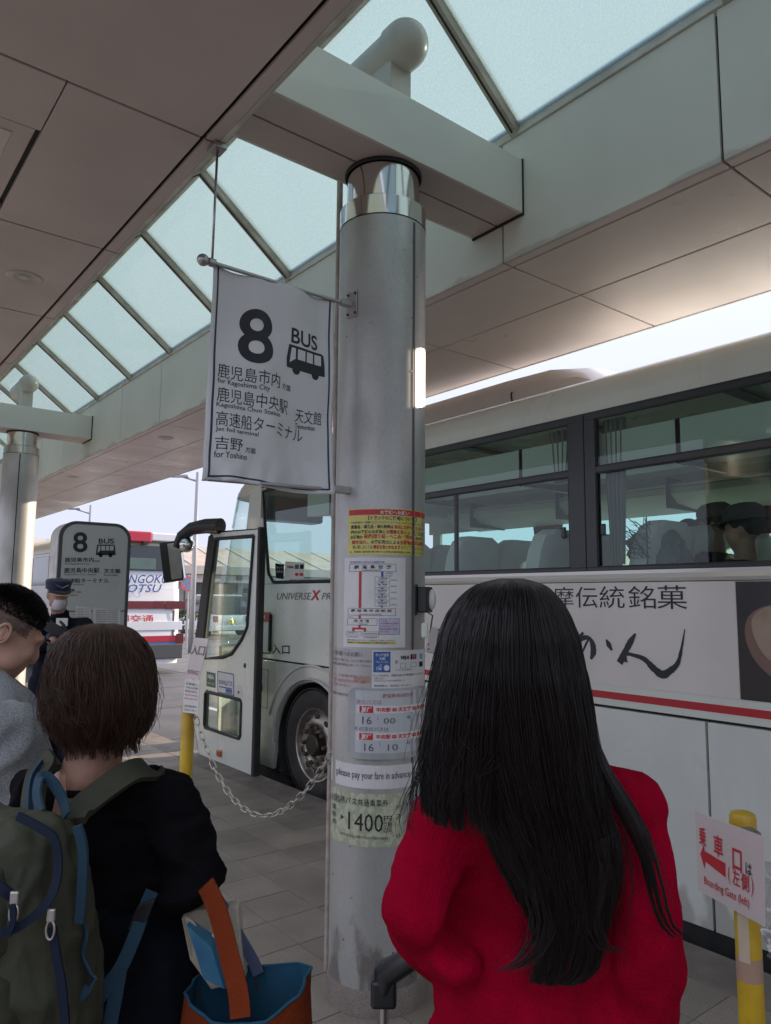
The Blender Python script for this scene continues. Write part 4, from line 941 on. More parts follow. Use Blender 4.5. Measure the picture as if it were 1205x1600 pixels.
# nose: windscreen wrapped around the front, from the door post to the far side
def plan(z):          # outline of the nose at height z
    lean = .0 if z < 1.0 else .42*((z-1.0)/2.0)**2
    yf = 8.05-lean; pts = []
    for i in range(13):
        a = math.pi/2*i/12; pts.append((XB+.02+.62*(1-math.cos(a)), yf-.42+.42*math.sin(a)))
    for i in range(13):
        a = math.pi/2*(1-i/12); pts.append((XB+2.46-.62*(1-math.cos(a)), yf-.42+.42*math.sin(a)))
    return pts
def nose(z0, z1, name, m, n=8, cut=None, thick=None):
    b_ = MB(); secs = []
    for i in range(n+1):
        z = z0+(z1-z0)*i/n; pts = plan(z); pts = pts[cut[0]:cut[1]] if cut else pts; secs.append([Vector((x, y, z)) for x, y in pts])
    o = None; loft(b_, secs, close=False); o = b_.build(name, m, bus, smooth=60)
    s_ = o.modifiers.new('t', 'SOLIDIFY'); s_.thickness = thick or .02; return o
nose(1.0, 2.74, 'windscreen', 'busglass', cut=(4, 26), thick=.008)
nose(.02, .99, 'front_bumper', 'bus_metal', cut=(2, 26))
nose(.93, 1.10, 'screen_lower_seal', 'rubber', n=2, cut=(3, 26), thick=.03)
nose(2.42, 2.80, 'upper_quarter_glass', 'busglass', cut=(0, 5), thick=.008)
b_ = MB(); secs = []
for z, s_ in ((2.74, 1), (2.84, .985), (2.95, .94), (3.03, .84), (3.07, .6)):
    pts = plan(z); cx0, cy0 = XB+1.24, 6.6; secs.append([Vector((cx0+(x-cx0)*s_, cy0+(y-cy0)*s_, z)) for x, y in pts]+[Vector((cx0+(XB+2.46-cx0)*s_, 6.6, z)), Vector((cx0+(XB+.0-cx0)*s_, 6.6, z))])
loft(b_, secs).build('front_dome', 'bus', bus, smooth=50)
MB().box(XB+.2, XB+2.3, 6.9, 7.5, 1.0, 1.16).build('dashboard', 'black', bus, bevel=.04)
MB().tube([(XB+1.85+.22*math.cos(a), 6.95-.12*math.sin(a), 1.34+.19*math.sin(a)) for a in np.linspace(0, 2*math.pi, 28).tolist()], .014, 8).build('steering_wheel', 'rubber', bus, smooth=True)
MB().box(XB+1.55, XB+2.0, 6.0, 6.4, 1.0, 1.9).build('driver_seat', 'seat', bus, bevel=.06)
MB().obox((XB+.55, 7.1, 2.62), (Vector((1,0,0)), Vector((0,1,0)), UP), (.36, .12, .14)).build('sun_blind', 'busframe', bus, bevel=.03)
MB().box(XB+.9, XB+2.3, 6.1, 6.7, 2.55, 2.9).build('ceiling_console', 'interior', bus, bevel=.03)
B(XB+.05, XB+.9, 6.85, 7.55, .05, .12).build('door_step', 'rubber', bus)
# door, swung out parallel to the side
XD = 3.45
dout = [(6.305, 0), (6.315, 2.30), (7.40, 2.33), (7.50, 1.85), (7.66, 1.05), (7.69, .70), (7.64, .28), (7.48, .0)]
gl = [(6.42, 2.24), (7.26, 2.26), (7.36, 1.85), (7.50, .99), (7.0, 1.04), (6.80, 1.09), (6.60, 1.24), (6.50, 1.36)]
lw = [(6.60, .66), (7.36, .66), (7.385, .635), (7.385, .325), (7.36, .295), (6.60, .295), (6.575, .325), (6.575, .635)]
def holed(outer, holes, x0, x1, name, m, par):
    me = bpy.data.meshes.new(name); bm = bmesh.new(); allE = []
    for lp in [outer]+holes:
        vv = [bm.verts.new((x0, p[0], p[1])) for p in lp]
        allE += [bm.edges.new((vv[i], vv[(i+1) % len(vv)])) for i in range(len(vv))]
    bmesh.ops.triangle_fill(bm, use_beauty=True, use_dissolve=False, edges=allE)
    r = bmesh.ops.extrude_face_region(bm, geom=list(bm.faces))
    for v in [g_ for g_ in r['geom'] if isinstance(g_, bmesh.types.BMVert)]: v.co.x = x1
    bmesh.ops.recalc_face_normals(bm, faces=bm.faces); bm.to_mesh(me); bm.free(); me.materials.append(MT[m]); return link(name, me, par)
dr = holed([(a, b2) for a, b2 in dout], [gl, lw], XD, XD+.045, 'front_door', 'bus', bus)
def edge_ring(poly, x, w, name, m, par):
    b_ = MB(); P = [Vector((x, a, b2)) for a, b2 in poly]; b_.tube(P+[P[0]], w, 8, cap=False); return b_.build(name, m, par, smooth=60)
edge_ring(dout, XD+.02, .022, 'edge_rubber', 'rubber', dr)
MB().box(XD-.012, XD+.06, 6.285, 6.335, -.02, 2.32).build('closing_rubber', 'rubber', dr, bevel=.01)
MB().prism([(7.36, 2.32), (7.44, 2.30), (7.72, 1.05), (7.73, .9), (7.60, .93), (7.52, 1.0), (7.40, 1.7), (7.29, 2.25)], 'x', XD-.006, XD+.06).build('black_stile', 'rubber', dr, bevel=.006)
edge_ring(gl, XD, .020, 'glass_gasket', 'rubber', dr); edge_ring(lw, XD, .017, 'lower_gasket', 'rubber', dr)
MB().prism(gl, 'x', XD+.015, XD+.021).build('door_glass', 'doorglass', dr)
MB().prism(lw, 'x', XD+.015, XD+.021).build('lower_glass', 'doorglass', dr)
MB().box(XD+.03, XD+.05, 6.66, 6.71, .30, .655).build('inner_rail', 'trim', dr)
am = onx(344, 1177, XD); MB().box(XD-.018, XD, am.y-.045, am.y+.06, am.z-.032, am.z+.032).build('marker_lamp', 'amber', dr, bevel=.012)
kn = onx(383, 1040, XD); MB().ell((XD-.003, kn.y, kn.z), (.01, .018, .024)).build('door_button', 'rubber', dr, smooth=True)
def dmap(x, y): p = onx(x, y, XD); return Vector((XD-.0015, p.y, p.z))
def quad(p0, p1, p2, p3, mi, ly=0): return ('#', [p0, p1, p2, p3], mi, ly)
printing([quad((323, 1049), (337, 1052), (337, 1075), (323, 1072), 0), quad((340, 1048), (366, 1053), (366, 1088), (340, 1082), 1), quad((341.2, 1049.8), (364.8, 1054.5), (364.8, 1086), (341.2, 1080.5), 2, 1),
          quad((353, 1076), (363, 1078), (363, 1085), (353, 1083), 1, 2), quad((367, 1069), (379, 1071), (379, 1090), (367, 1088), 2)], dmap, 'stickers', dr, ['green', 'blue', 'white'])
def dmap2(x, y): p = onx(x, y+.2*(x-340), XD); return Vector((XD-.0016, p.y, p.z))
printing([T('NBA', 325, 1056, 335, 1063, 2, .05), T('WiFi OK', 324.5, 1068, 335.5, 1072, 2), T('SUNQパス', 342.5, 1060, 364, 1069, 1, .03), T('▬▬▬▬', 343, 1071, 363, 1073, 1), T('全九州', 354, 1077, 362, 1081, 2), T('•  •  •', 324, 1080, 336, 1082, 0)], dmap2, 'sticker_text', dr, ['inkg', 'blue', 'white'])
wf = MB()
for k, r_ in enumerate((.010, .020, .030)):
    c = onx(373, 1085, XD); wf.tube([(XD-.003, c.y+r_*math.sin(a), c.z+r_*math.cos(a)) for a in np.linspace(-.8, .8, 9).tolist()], .0028, 4)
wf.build('wifi_mark', 'ink', dr)
# lettering on the flank near the door
def smap(x, y): p = onx(x, y, XB); return Vector((XB-.0016, p.y, p.z))
printing([T('出入口', 411, 1007, 453, 1022.5, 0, .02)], smap, 'doorway_lettering', bus, ['ink'])
printing([T('UNIVERSE', 433, 926, 487, 937, 1, .0, .3), T('X', 485, 922, 502, 938, 2, .03, .25), T('PRESS', 503, 926, 538, 937, 1, 0, .3)], smap, 'flank_lettering', bus, ['ink', 'inkg', 'red'])
# route plates beside the door
def plate(rc, m, nm, dx=-.02): 
    a, b2 = onx(rc[0], rc[1], XB+dx), onx(rc[2], rc[3], XB+dx); return B(XB+dx, XB+dx+.012, b2.y, a.y, b2.z, a.z).build(nm, m, bus, bevel=.004)
plate((401, 956, 421, 972), 'red', 'destination_plate'); plate((401, 973, 420, 1020), 'white', 'route_plate')
printing([T('万6', 405, 960, 415, 967, 0, .03)], lambda x, y: onx(x, y, XB-.024), 'plate_lettering', bus, ['white'])
printing([quad((403, 975), (410, 975), (410, 1018), (403, 1018), 0)], lambda x, y: onx(x, y, XB-.0232), 'plate_stripe', bus, ['ltblue'])
printing([T('空港', 404, 979, 409, 995, 0, .02), T('バス', 404, 998, 409, 1013, 0, .02)], lambda x, y: onx(x, y, XB-.0245), 'stripe_lettering', bus, ['white'])
MB().box(XB-.03, XB, onx(424, 990, XB).y-.012, onx(424, 990, XB).y+.012, 1.12, 1.48).build('grab_rail', 'rubber', bus, bevel=.004)
# stickers inside the front window
printing([quad((430, 880), (444, 882), (443, 905), (431, 903), 0), quad((446, 877), (476, 879), (475, 905), (445, 905), 1)], lambda x, y: onx(x, y, XB+.010), 'window_stickers', bus, ['navyzip', 'white'])
printing([T('VISA', 449, 884, 459, 888, 0, .03, .2), T('タッチ', 432, 885, 442, 889, 1), T('決済OK', 432, 891, 442, 895, 1), quad((461, 882), (467, 882), (467, 889), (461, 889), 2, 3), quad((469, 882), (475, 882), (474, 889), (469, 889), 0, 3), T('●●', 461, 895, 474, 900, 3)], lambda x, y: onx(x, y, XB+.008), 'sticker_text', bus, ['navyzip', 'white', 'green', 'red'])
# mirror on its arm
mr = thing('side_mirror', 'x', 'x', (3.5, 8.4, 2.3)); mr.parent = bus; mr.matrix_parent_inverse = Matrix.Translation(bus.location).inverted()
for k in ('label', 'category'): del mr[k]
def mb_(name, b_, m, sm_=50): 
    o = b_.build(name, m, None, smooth=sm_); o.parent = mr; o.matrix_parent_inverse = Matrix.Translation(mr.location).inverted(); return o
A = [at(345, 822, 7.75), at(322, 822, 7.85), at(300, 826, 7.95), at(284, 838, 8.0), at(276, 856, 8.0)]
mb_('arm', MB().tube(A, [.085, .08, .07, .06, .05], 14), 'black')
hc = at(272, 877, 8.0); th_ = .16
ax0 = Matrix.Rotation(-.16, 3, HF) @ HR; ax1 = Matrix.Rotation(-.16, 3, HF) @ UP
mb_('housing', MB().obox(hc+HF*.03-ax0*.02, (ax0, ax1, HF), (.105, .215, .06)), 'black'); MB()
mb_('mirror_glass', MB().obox(hc+ax0*.028, (ax0, ax1, HF), (.068, .195, .034)), 'mirrorface')
mb_('round_mirror', MB().ell(at(292, 851, 7.98), (.085, .085, .085)), 'mirrorface')
mb_('round_housing', MB().ell(at(288, 850, 8.05), (.10, .10, .09)), 'black')
# front wheel
wh = MB(); prof = [(.325, .0), (.36, -.015), (.43, -.028), (.475, -.015), (.492, .03), (.497, .10), (.492, .24), (.40, .27)]
WX, WY, WZ = XB+.045, 5.745, .335
tyre = MB().rev(prof, (WX, WY, WZ), (1, 0, 0), 72).build('tyre', 'tyre', bus, smooth=45)
gv = MB()
for k in range(96):
    a = 2*math.pi*k/96; c = Vector((WX+.03, WY+.495*math.cos(a), WZ+.495*math.sin(a))); e_ = Vector((0, math.cos(a), math.sin(a))); t2 = Vector((0, -math.sin(a), math.cos(a)))
    gv.obox(c, (Vector((1, 0, 0)), e_, t2), (.05, .006, .010))
tag(gv.build('tread_blocks', 'tyre', tyre), kind='stuff')
MB().rev([(.325, .0), (.318, -.012), (.305, -.006), (.298, .03), (.285, .045), (.262, .03), (.225, .005), (.185, -.005), (.150, .02), (.145, .06), (.10, .07)], (WX, WY, WZ), (1, 0, 0), 64).build('rim', 'rim', bus, smooth=50)
hb = MB(); hb.rev([(.098, .07), (.098, -.035), (.085, -.05), (.0001, -.05)], (WX, WY, WZ), (1, 0, 0), 28); hb.build('hub', 'bronze', bus, smooth=40)
for k in range(10):
    a = 2*math.pi*(k+.5)/10; c = Vector((WX+.013, WY+.243*math.cos(a), WZ+.243*math.sin(a))); e_ = Vector((0, math.cos(a), math.sin(a))); t2 = Vector((0, -math.sin(a), math.cos(a)))
    MB().ell(c, (.012, .024, .034), rot=Matrix((Vector((1, 0, 0)), e_, t2)).transposed()).build('rim_hole', 'rubber', bus, smooth=True)
    a = 2*math.pi*k/10; c = Vector((WX-.004, WY+.168*math.cos(a), WZ+.168*math.sin(a)))
    MB().cyl(c, c-Vector((.035, 0, 0)), .021, .017, 8).build('wheel_nut', 'nut', bus)
# rear axle wheel out of frame still carries the coach
for (x, y) in ((XB+.05, -2.6), (XF-.30, 5.745), (XF-.30, -2.6)):
    o = MB().rev([(.1, 0), (.33, -.01), (.43, -.02), (.49, .03), (.49, .24), (.1, .27)], (x, y, .335), (1, 0, 0), 36).build('wheel', 'tyre', bus, smooth=45)
# ------------------------------------------------------------------ helpers for boards that stand at an angle
def pz(px, py, dep): return CAM+ray(px, py)*dep
def board(name, q, th, m, parent):
    nn = (q[1]-q[0]).cross(q[3]-q[0]).normalized()
    d9 = q[2]-CAM; q[2] = CAM+d9*((q[0]-CAM).dot(nn)/d9.dot(nn))
    if nn.dot(CAM-q[0]) < 0: nn = -nn
    b_ = MB(); b_.add(list(q)+[p-nn*th for p in q], [(0,1,2,3),(7,6,5,4),(0,4,5,1),(1,5,6,2),(2,6,7,3),(3,7,4,0)]); return b_.build(name, m, parent, bevel=.001), nn
def qmap(q, nn, off=.0012): return lambda u, v: q[0].lerp(q[1], u).lerp(q[3].lerp(q[2], u), v)+nn*off
# ------------------------------------------------------------------ free standing stop sign
sp_ = thing('stop_sign_pillar', 'tall rounded grey sign pillar marked 8 BUS standing behind the attendant', 'sign', (2.12, 7.1, 0))
SY = 7.0; xl, xr, zt = 1.812, 2.452, 2.322
def rr(x0, x1, z0, z1, r, n=10):
    o = [(x0, z0), (x1, z0)]
    o += [(x1-r+r*math.cos(a), z1-r+r*math.sin(a)) for a in np.linspace(0, math.pi/2, n).tolist()]
    return o+[(x0+r-r*math.sin(a), z1-r+r*math.cos(a)) for a in np.linspace(0, math.pi/2, n).tolist()]
MB().prism(rr(xl, xr, 0, zt, .15), 'y', SY+.012, SY+.30).build('casing', 'gutter', sp_, smooth=35)
MB().prism(rr(xl-.004, xr+.004, 0, zt+.004, .154), 'y', SY, SY+.03).build('front_frame', 'greyframe', sp_, smooth=35)
MB().prism(rr(xl+.028, xr-.028, 1.515, zt-.026, .125), 'y', SY-.003, SY+.01).build('upper_face', 'signface', sp_)
MB().prism(rr(xl+.028, xr-.028, .08, 1.505, .004), 'y', SY-.003, SY+.01).build('lower_face', 'signface', sp_)
gmap = lambda x, y: (lambda p: Vector((p.x, SY-.0045, p.z)))(ony(x, y, SY))
it = [T('8', 114, 831.5, 136.5, 863, 0, .018), T('BUS', 154, 841.5, 178, 849.5, 0, .015), T('鹿児島市内', 101, 871, 146.5, 878.5, 0, .012), T('方面', 148, 875, 155.5, 878.5, 0), T('for Kagoshima City', 101, 879.5, 139.5, 883, 0),
      T('鹿児島中央駅', 100, 887, 155, 895.5, 0, .012), T('天文館', 162, 888.5, 188, 896, 0, .012), T('Kagoshima Chuo Station', 100, 896.5, 150, 899.5, 0), T('Tenmonkan', 162, 897, 184, 900, 0),
      T('高速船ターミナル', 99, 903.5, 170, 911, 0, .012), T('Jet foil terminal', 99, 912, 131, 915, 0), T('吉野', 99, 919.5, 117, 926.5, 0, .012), T('方面', 118.5, 923.5, 126, 926.5, 0), T('for Yoshino', 99, 928, 121, 931, 0)]
it += bus_icon(150, 851, .46, 0, 1)[:1]
printing(it+[q for q in bus_icon(150, 851, .46, 0, 1)[5:]], gmap, 'lettering', sp_, ['ink', 'signface'])
printing(bus_icon(150, 851, .46, 0, 1)[1:5], lambda x, y: gmap(x, y)-Vector((0, .001, 0)), 'symbol_windows', sp_, ['ink', 'signface'])
tb = [quad((145, 949), (188, 953), (188, 985), (145, 985), 1), quad((118, 947), (142, 949), (142, 985), (118, 985), 1)]
ti = []
for k in range(9): ti += [T('鹿児島中央駅 天文館 市役所前', 150, 953+k*3.4, 184, 955+k*3.4, 0)]
for k in range(7): ti += [T('時刻表 平日', 120, 951+k*4, 139, 953+k*4, 0)]
printing(tb, gmap, 'timetable_sheet', sp_, ['ink', 'paper']); printing(ti, lambda x, y: gmap(x, y)-Vector((0, .001, 0)), 'timetable_print', sp_, ['inkg'])
# ------------------------------------------------------------------ yellow posts, chain, gate signs
def ypost(dep, px, label, ztop):
    p = pz(px, 1200, dep); r = thing('bollard', label, 'bollard', (p.x, p.y, 0), 'yellow posts along the boarding line')
    MB().rev([(.039, 0), (.039, ztop-.012), (.0385, ztop-.01), (.041, ztop-.008), (.041, ztop+.022), (.037, ztop+.034), (.025, ztop+.040), (.0001, ztop+.041)], (p.x, p.y, 0), (0,0,1), 32).build('post_tube', 'post', r, smooth=40)
    MB().rev([(.065, 0), (.065, .006), (.045, .010), (.039, .012)], (p.x, p.y, 0), (0,0,1), 32).build('base_flange', 'post', r, smooth=40)
    return r, p
y1, P1 = ypost(4.42, 291, 'yellow post with the entrance sign, left of the coach door', .97)
y2, P2 = ypost(2.42, 1157, 'yellow post carrying the boarding gate sign beside the long white coach side', .93)
MB().rev([(.0396, .46), (.0396, .53)], (P2.x, P2.y, 0), (0,0,1), 32).build('tape_band', 'tape', y2, smooth=True)
MB().rev([(.0400, .52), (.0400, .80)], (P2.x, P2.y, 0), (0,0,1), 16, a0=-.35+math.pi, a1=.55+math.pi).build('tape_strip', 'tape2', y2, smooth=True)
q = [pz(1086, 1267, 2.47), pz(1194, 1308, 2.17), pz(1195, 1449, 2.17), pz(1091, 1391, 2.47)]
gs_ = thing('gate_sign', 'white boarding gate board with red left arrow on the yellow post by the coach', 'sign', q[0])
b_, nn = board('board_plate', q, .003, 'signwhite', gs_); gm = qmap(q, nn)
printing([('乗', .06, .40, .17, .17, 0, .015), ('車', .29, .45, .43, .19, 0, .015), ('口', .57, .52, .70, .26, 0, .015), ('は', .755, .50, .84, .36, 1, .012),
          ('#', [(.065, .52), (.13, .38), (.14, .455), (.46, .49), (.46, .66), (.145, .585), (.13, .68)], 0), ('(', .50, .71, .53, .50, 0, 0), ('左', .565, .69, .67, .50, 0, .012), ('側', .69, .70, .80, .50, 0, .012), (')', .83, .73, .86, .50, 0, 0),
          ('Boarding Gate (left)', .12, .90, .80, .77, 0, .004)], gm, 'lettering', gs_, ['red', 'ink'])
cl2 = MB(); cl2.obox(q[0].lerp(q[1], .7)+UP*-.02-nn*.03, (HR, HF, UP), (.02, .03, .012)); cl2.build('clamp', 'steel', gs_)
q = [pz(303, 996, 4.42), pz(326, 998, 4.22), pz(311, 1062, 4.22), pz(290, 1058, 4.42)]
es = thing('entrance_sign', 'narrow white entrance board with kanji, tilted on the yellow post by the door', 'sign', q[0])
b_, nn = board('board_plate', q, .003, 'signwhite', es)
printing([('入', .06, .42, .48, .18, 0, 0), ('口', .54, .42, .95, .20, 0, 0), ('ENTRANCE', .1, .90, .9, .80, 1, 0)], qmap(q, nn), 'lettering', es, ['ink', 'inkg'])
q2 = [pz(289.5, 1060, 4.41), pz(312, 1064, 4.21), pz(310, 1116, 4.21), pz(285, 1113, 4.41)]
b_, n2_ = board('lower_paper', q2, .003, 'paper', es)
it = []
for k, (s_, m) in enumerate((('お客様へ', 0), ('この先には,必ず乗車', 0), ('券をお買い求め下さい', 0), ('Be sure to buy ticket', 1), ('before you ride', 1), ('', 0), ('小銭の両替は車内で', 0), ('できません。前もって', 0))):
    if s_: it.append((s_, .10, .17+k*.11, .92, .10+k*.11, m, 0))
printing(it, qmap(q2, n2_), 'print', es, ['ink', 'red'])
# chain links from the post to the column
ch = thing('chain', 'galvanised chain sagging between the entrance post and the notice column', 'chain', P1)
c0 = Vector((P1.x, P1.y, .95))+Vector((.02, -.045, 0)); c1 = oncyl(math.atan2(.90, -.42), 1.0, CR+.005); 
lowp = pz(380, 1283, 3.75)
lk = MB(); pts = []
for i in range(6): a = -math.pi/2+math.pi*i/5; pts.append(Vector((.017+.0135*math.cos(a), .0135*math.sin(a), 0)))
for i in range(6): a = math.pi/2+math.pi*i/5; pts.append(Vector((-.017+.0135*math.cos(a), .0135*math.sin(a), 0)))
lk.tube(pts+[pts[0]], .0034, 6, cap=False); LK = lk.mesh('link', 'chainmetal', smooth=True)
path = []
for i in range(401):
    s_ = i/400; p = c0.lerp(c1, s_); sag = 4*s_*(1-s_); z = c0.z+(c1.z-c0.z)*s_-.44*sag*(1+.0*s_); path.append(Vector((p.x, p.y, z)))
# shift the sag so its lowest point projects where the photograph has it
D_ = [0]
for i in range(400): D_.append(D_[-1]+(path[i+1]-path[i]).length)
nl = int(D_[-1]/.052); j = 0
for k in range(nl+1):
    while j < 399 and D_[j+1] < k*.052: j += 1
    p = path[j]; t = (path[min(j+2, 400)]-path[max(j-2, 0)]).normalized(); a = (UP-t*t.z).normalized() if abs(t.z) < .98 else HR
    a = Matrix.Rotation((math.pi/2 if k % 2 else 0)+random.uniform(-.35, .35)+.6, 3, t) @ a; c = t.cross(a)
    o = link('link', LK, ch); o.matrix_parent_inverse = Matrix.Translation(ch.location).inverted()
    o.matrix_basis = Matrix.Translation(p) @ Matrix((t, a, c)).transposed().to_4x4()
# crumpled plastic beside the second post
ps = MB(); n = 24; vs = []; c = pz(1216, 1420, 2.2)
for j in range(n*2+1):
    for i in range(n+1):
        u, v = i/n, j/(n*2); p = c+HR*((u-.5)*.09)+UP*((.5-v)*.26)+HF*(.03*noise.noise(Vector((u*4, v*9, 2)))+.03*math.sin(u*7+v*4)*.5)+HR*.02*noise.noise(Vector((v*6, u*3, 9)))
        vs.append(p+HF*.012*abs(noise.noise(Vector((u*14, v*26, 5)))))
ps.add(vs, [(j*(n+1)+i, j*(n+1)+i+1, (j+1)*(n+1)+i+1, (j+1)*(n+1)+i) for j in range(2*n) for i in range(n)])
tag(ps.build('plastic_wrap', 'film2', smooth=True), 'crumpled clear plastic wrap hanging at the right edge beside the boarding gate sign', 'plastic')
# ------------------------------------------------------------------ the other coach ahead
fb = thing('coach', 'white coach with red and blue bands seen from behind, waiting ahead on the road', 'bus', (5.95, 17, -.15))
FX0, FX1, FY0, FY1 = 4.70, 7.20, 16.85, 28.5
def P3(x, y, z): return Vector((x, y, z))
def rsec(z, ins=0, r=.22):
    o = []
    for cx_, cy_, a0 in ((FX0+r, FY0+r, math.pi), (FX1-r, FY0+r, 1.5*math.pi), (FX1-.1, FY1-.1, 0), (FX0+.1, FY1-.1, .5*math.pi)):
        rr_ = r if cy_ < 20 else .1
        for i in range(6): a = a0+math.pi/2*i/5; o.append(Vector((cx_+(rr_-ins)*math.cos(a), cy_+(rr_-ins)*math.sin(a)+(.12*(z-1.2)/1.8 if z > 1.2 and cy_ < 20 else 0), z)))
    return o
loft(MB(), [rsec(.10), rsec(.62), rsec(.80), rsec(1.55), rsec(1.82)]).build('body_lower', 'whitebus', fb, smooth=35)
loft(MB(), [rsec(1.825, .02), rsec(2.66, .02)]).build('body_glasshouse', 'whitebus', fb, smooth=35)
loft(MB(), [rsec(2.665), rsec(2.86), rsec(2.98, .06), rsec(3.05, .20)]).build('roof', 'shadebus', fb, smooth=35)  # roof coloured as the white paint looks in shade
def rq(px0, py0, px1, py1, name, m, dy=-.01, th=.02, y=FY0, bev=.004):
    a, b2 = ony(px0, py0, y), ony(px1, py1, y); return B(a.x, b2.x, y+dy, y+dy+th, b2.z, a.z).build(name, m, fb, bevel=bev)
rq(150, 848, 282, 893, 'rear_window', 'darkglass', .04, .06, bev=.01); rq(150, 869, 244, 890, 'route_display', 'displaygl', .03)
rq(190, 828, 237, 848, 'rear_dome_red', 'redpaint', -.02, .3, bev=.03); rq(238, 832, 288, 848, 'rear_dome_white', 'whitebus', .0, .3, bev=.03)
rq(190, 939, 240, 951, 'rear_light_bar', 'lampred', -.02); rq(258, 939, 289, 951.5, 'tail_lamp', 'lampdark', -.025); rq(240, 939, 257, 951, 'rear_light_bar', 'lampdark', -.022)
rq(150, 996, 280, 1002.5, 'red_band', 'redpaint', -.004, .008, bev=0); rq(150, 1006, 286, 1009, 'blue_band', 'bluepaint', -.004, .008, bev=0)
rq(140, 1010, 284, 1028, 'bumper', 'greyframe', -.05, .2, bev=.02); rq(275, 990, 286, 1006, 'reflector_lamp', 'lampdark', -.02)
rq(150, 972, 284, 984, 'boot_recess', 'whitebus', -.018, .02, bev=.008)
rq(270, 954, 271, 1004, 'hatch_seam', 'inkg', -.003, .005, bev=0); rq(222, 846, 229, 851, 'camera', 'black', -.08, .1)
fm = lambda x, y: (lambda p: Vector((p.x, FY0-.014, p.z)))(ony(x, y, FY0))
printing([T('NANGOKU', 176, 898, 265, 911.5, 0, .01, .3), T('KOTSU', 184, 913, 253, 925.5, 0, .01, .3), T('南国交通', 166, 960.5, 240, 973, 1, .01), T('372', 226, 876, 235, 880, 2, 0)], fm, 'lettering', fb, ['blue', 'red', 'inkg'])
for k in range(7): B(FX0-.006, FX0+.03, FY0+.5+1.6*k, FY0+2.0+1.6*k, 1.88, 2.60).build('side_window', 'darkglass', fb, bevel=.01)
B(FX0-.004, FX0+.02, FY0+.2, FY1-.3, .45, .52).build('side_band', 'bluepaint', fb)
for x in (FX0+.18, FX1-.18):
    for y in (FY0+2.6, FY0+8.8): MB().rev([(.1, -.13), (.43, -.14), (.49, -.1), (.49, .1), (.43, .14), (.1, .13)], (x, y, .335), (1, 0, 0), 32).build('wheel', 'tyre', fb, smooth=45)
MB().cyl((FX1-.9, FY0+.1, .06), (FX1-.9, FY0-.05, .06), .05).build('exhaust', 'black', fb)
# ------------------------------------------------------------------ distance: terminal canopy, fence, cars, lamps
tc_ = thing('terminal_canopy', 'long brown roofed walkway canopy across the road behind the coaches', 'canopy', (20, 46, 0))
b_ = MB(); b_.prism([(44, 3.0), (44.2, 4.35), (52, 5.0), (52, 3.0)], 'x', 9, 70)
MB().prism([(43.4, 3.30), (43.4, 3.55), (48.6, 5.10), (54, 5.15), (54, 3.3)], 'x', 9, 75).build('roof', 'brownroof', tc_)
for k in range(28): MB().prism([(43.38, 3.56), (43.38, 3.60), (48.6, 5.15), (48.6, 5.10)], 'x', 9.5+2.4*k, 9.62+2.4*k).build('roof_seam', 'conc', tc_)
B(9, 75, 43.2, 43.39, 3.05, 3.56).build('eave_band', 'conc', tc_)
B(9, 75, 43.9, 44.0, 2.55, 2.72).build('lower_rail', 'carwhite', tc_)
for k in range(16): B(10.5+4.1*k, 10.85+4.1*k, 44.4, 44.75, -.15, 3.3).build('post', 'conc', tc_, bevel=.03)
tb_ = thing('terminal_building', 'pale low terminal building with glass front beyond the brown canopy', 'building', (30, 70, 0))
B(6, 120, 62, 74, -.2, 4.7).build('wall', 'conc', tb_)
for k in range(26): B(8+3.2*k, 10.7+3.2*k, 61.93, 62.0, .6, 3.0).build('window', 'darkglass', tb_)
B(5, 121, 61.5, 75, 4.7, 5.0).build('roof', 'whitebus', tb_, bevel=.05)
gd = thing('guard_rail', 'white pipe guard rail at the edge of the car park across the road', 'fence', (20, 31, 0))
for z in (.42, .80): MB().tube([(8.5, 31, z), (60, 31, z)], .035, 8).build('rail', 'carwhite', gd)
for k in range(18): MB().tube([(9+3*k, 31, -.15), (9+3*k, 31, .84)], .045, 8).build('post', 'carwhite', gd)
struct(B(8.0, 70, 29.5, 60, -.149, -.02).build('car_park_pavement', 'conc', bevel=.01))
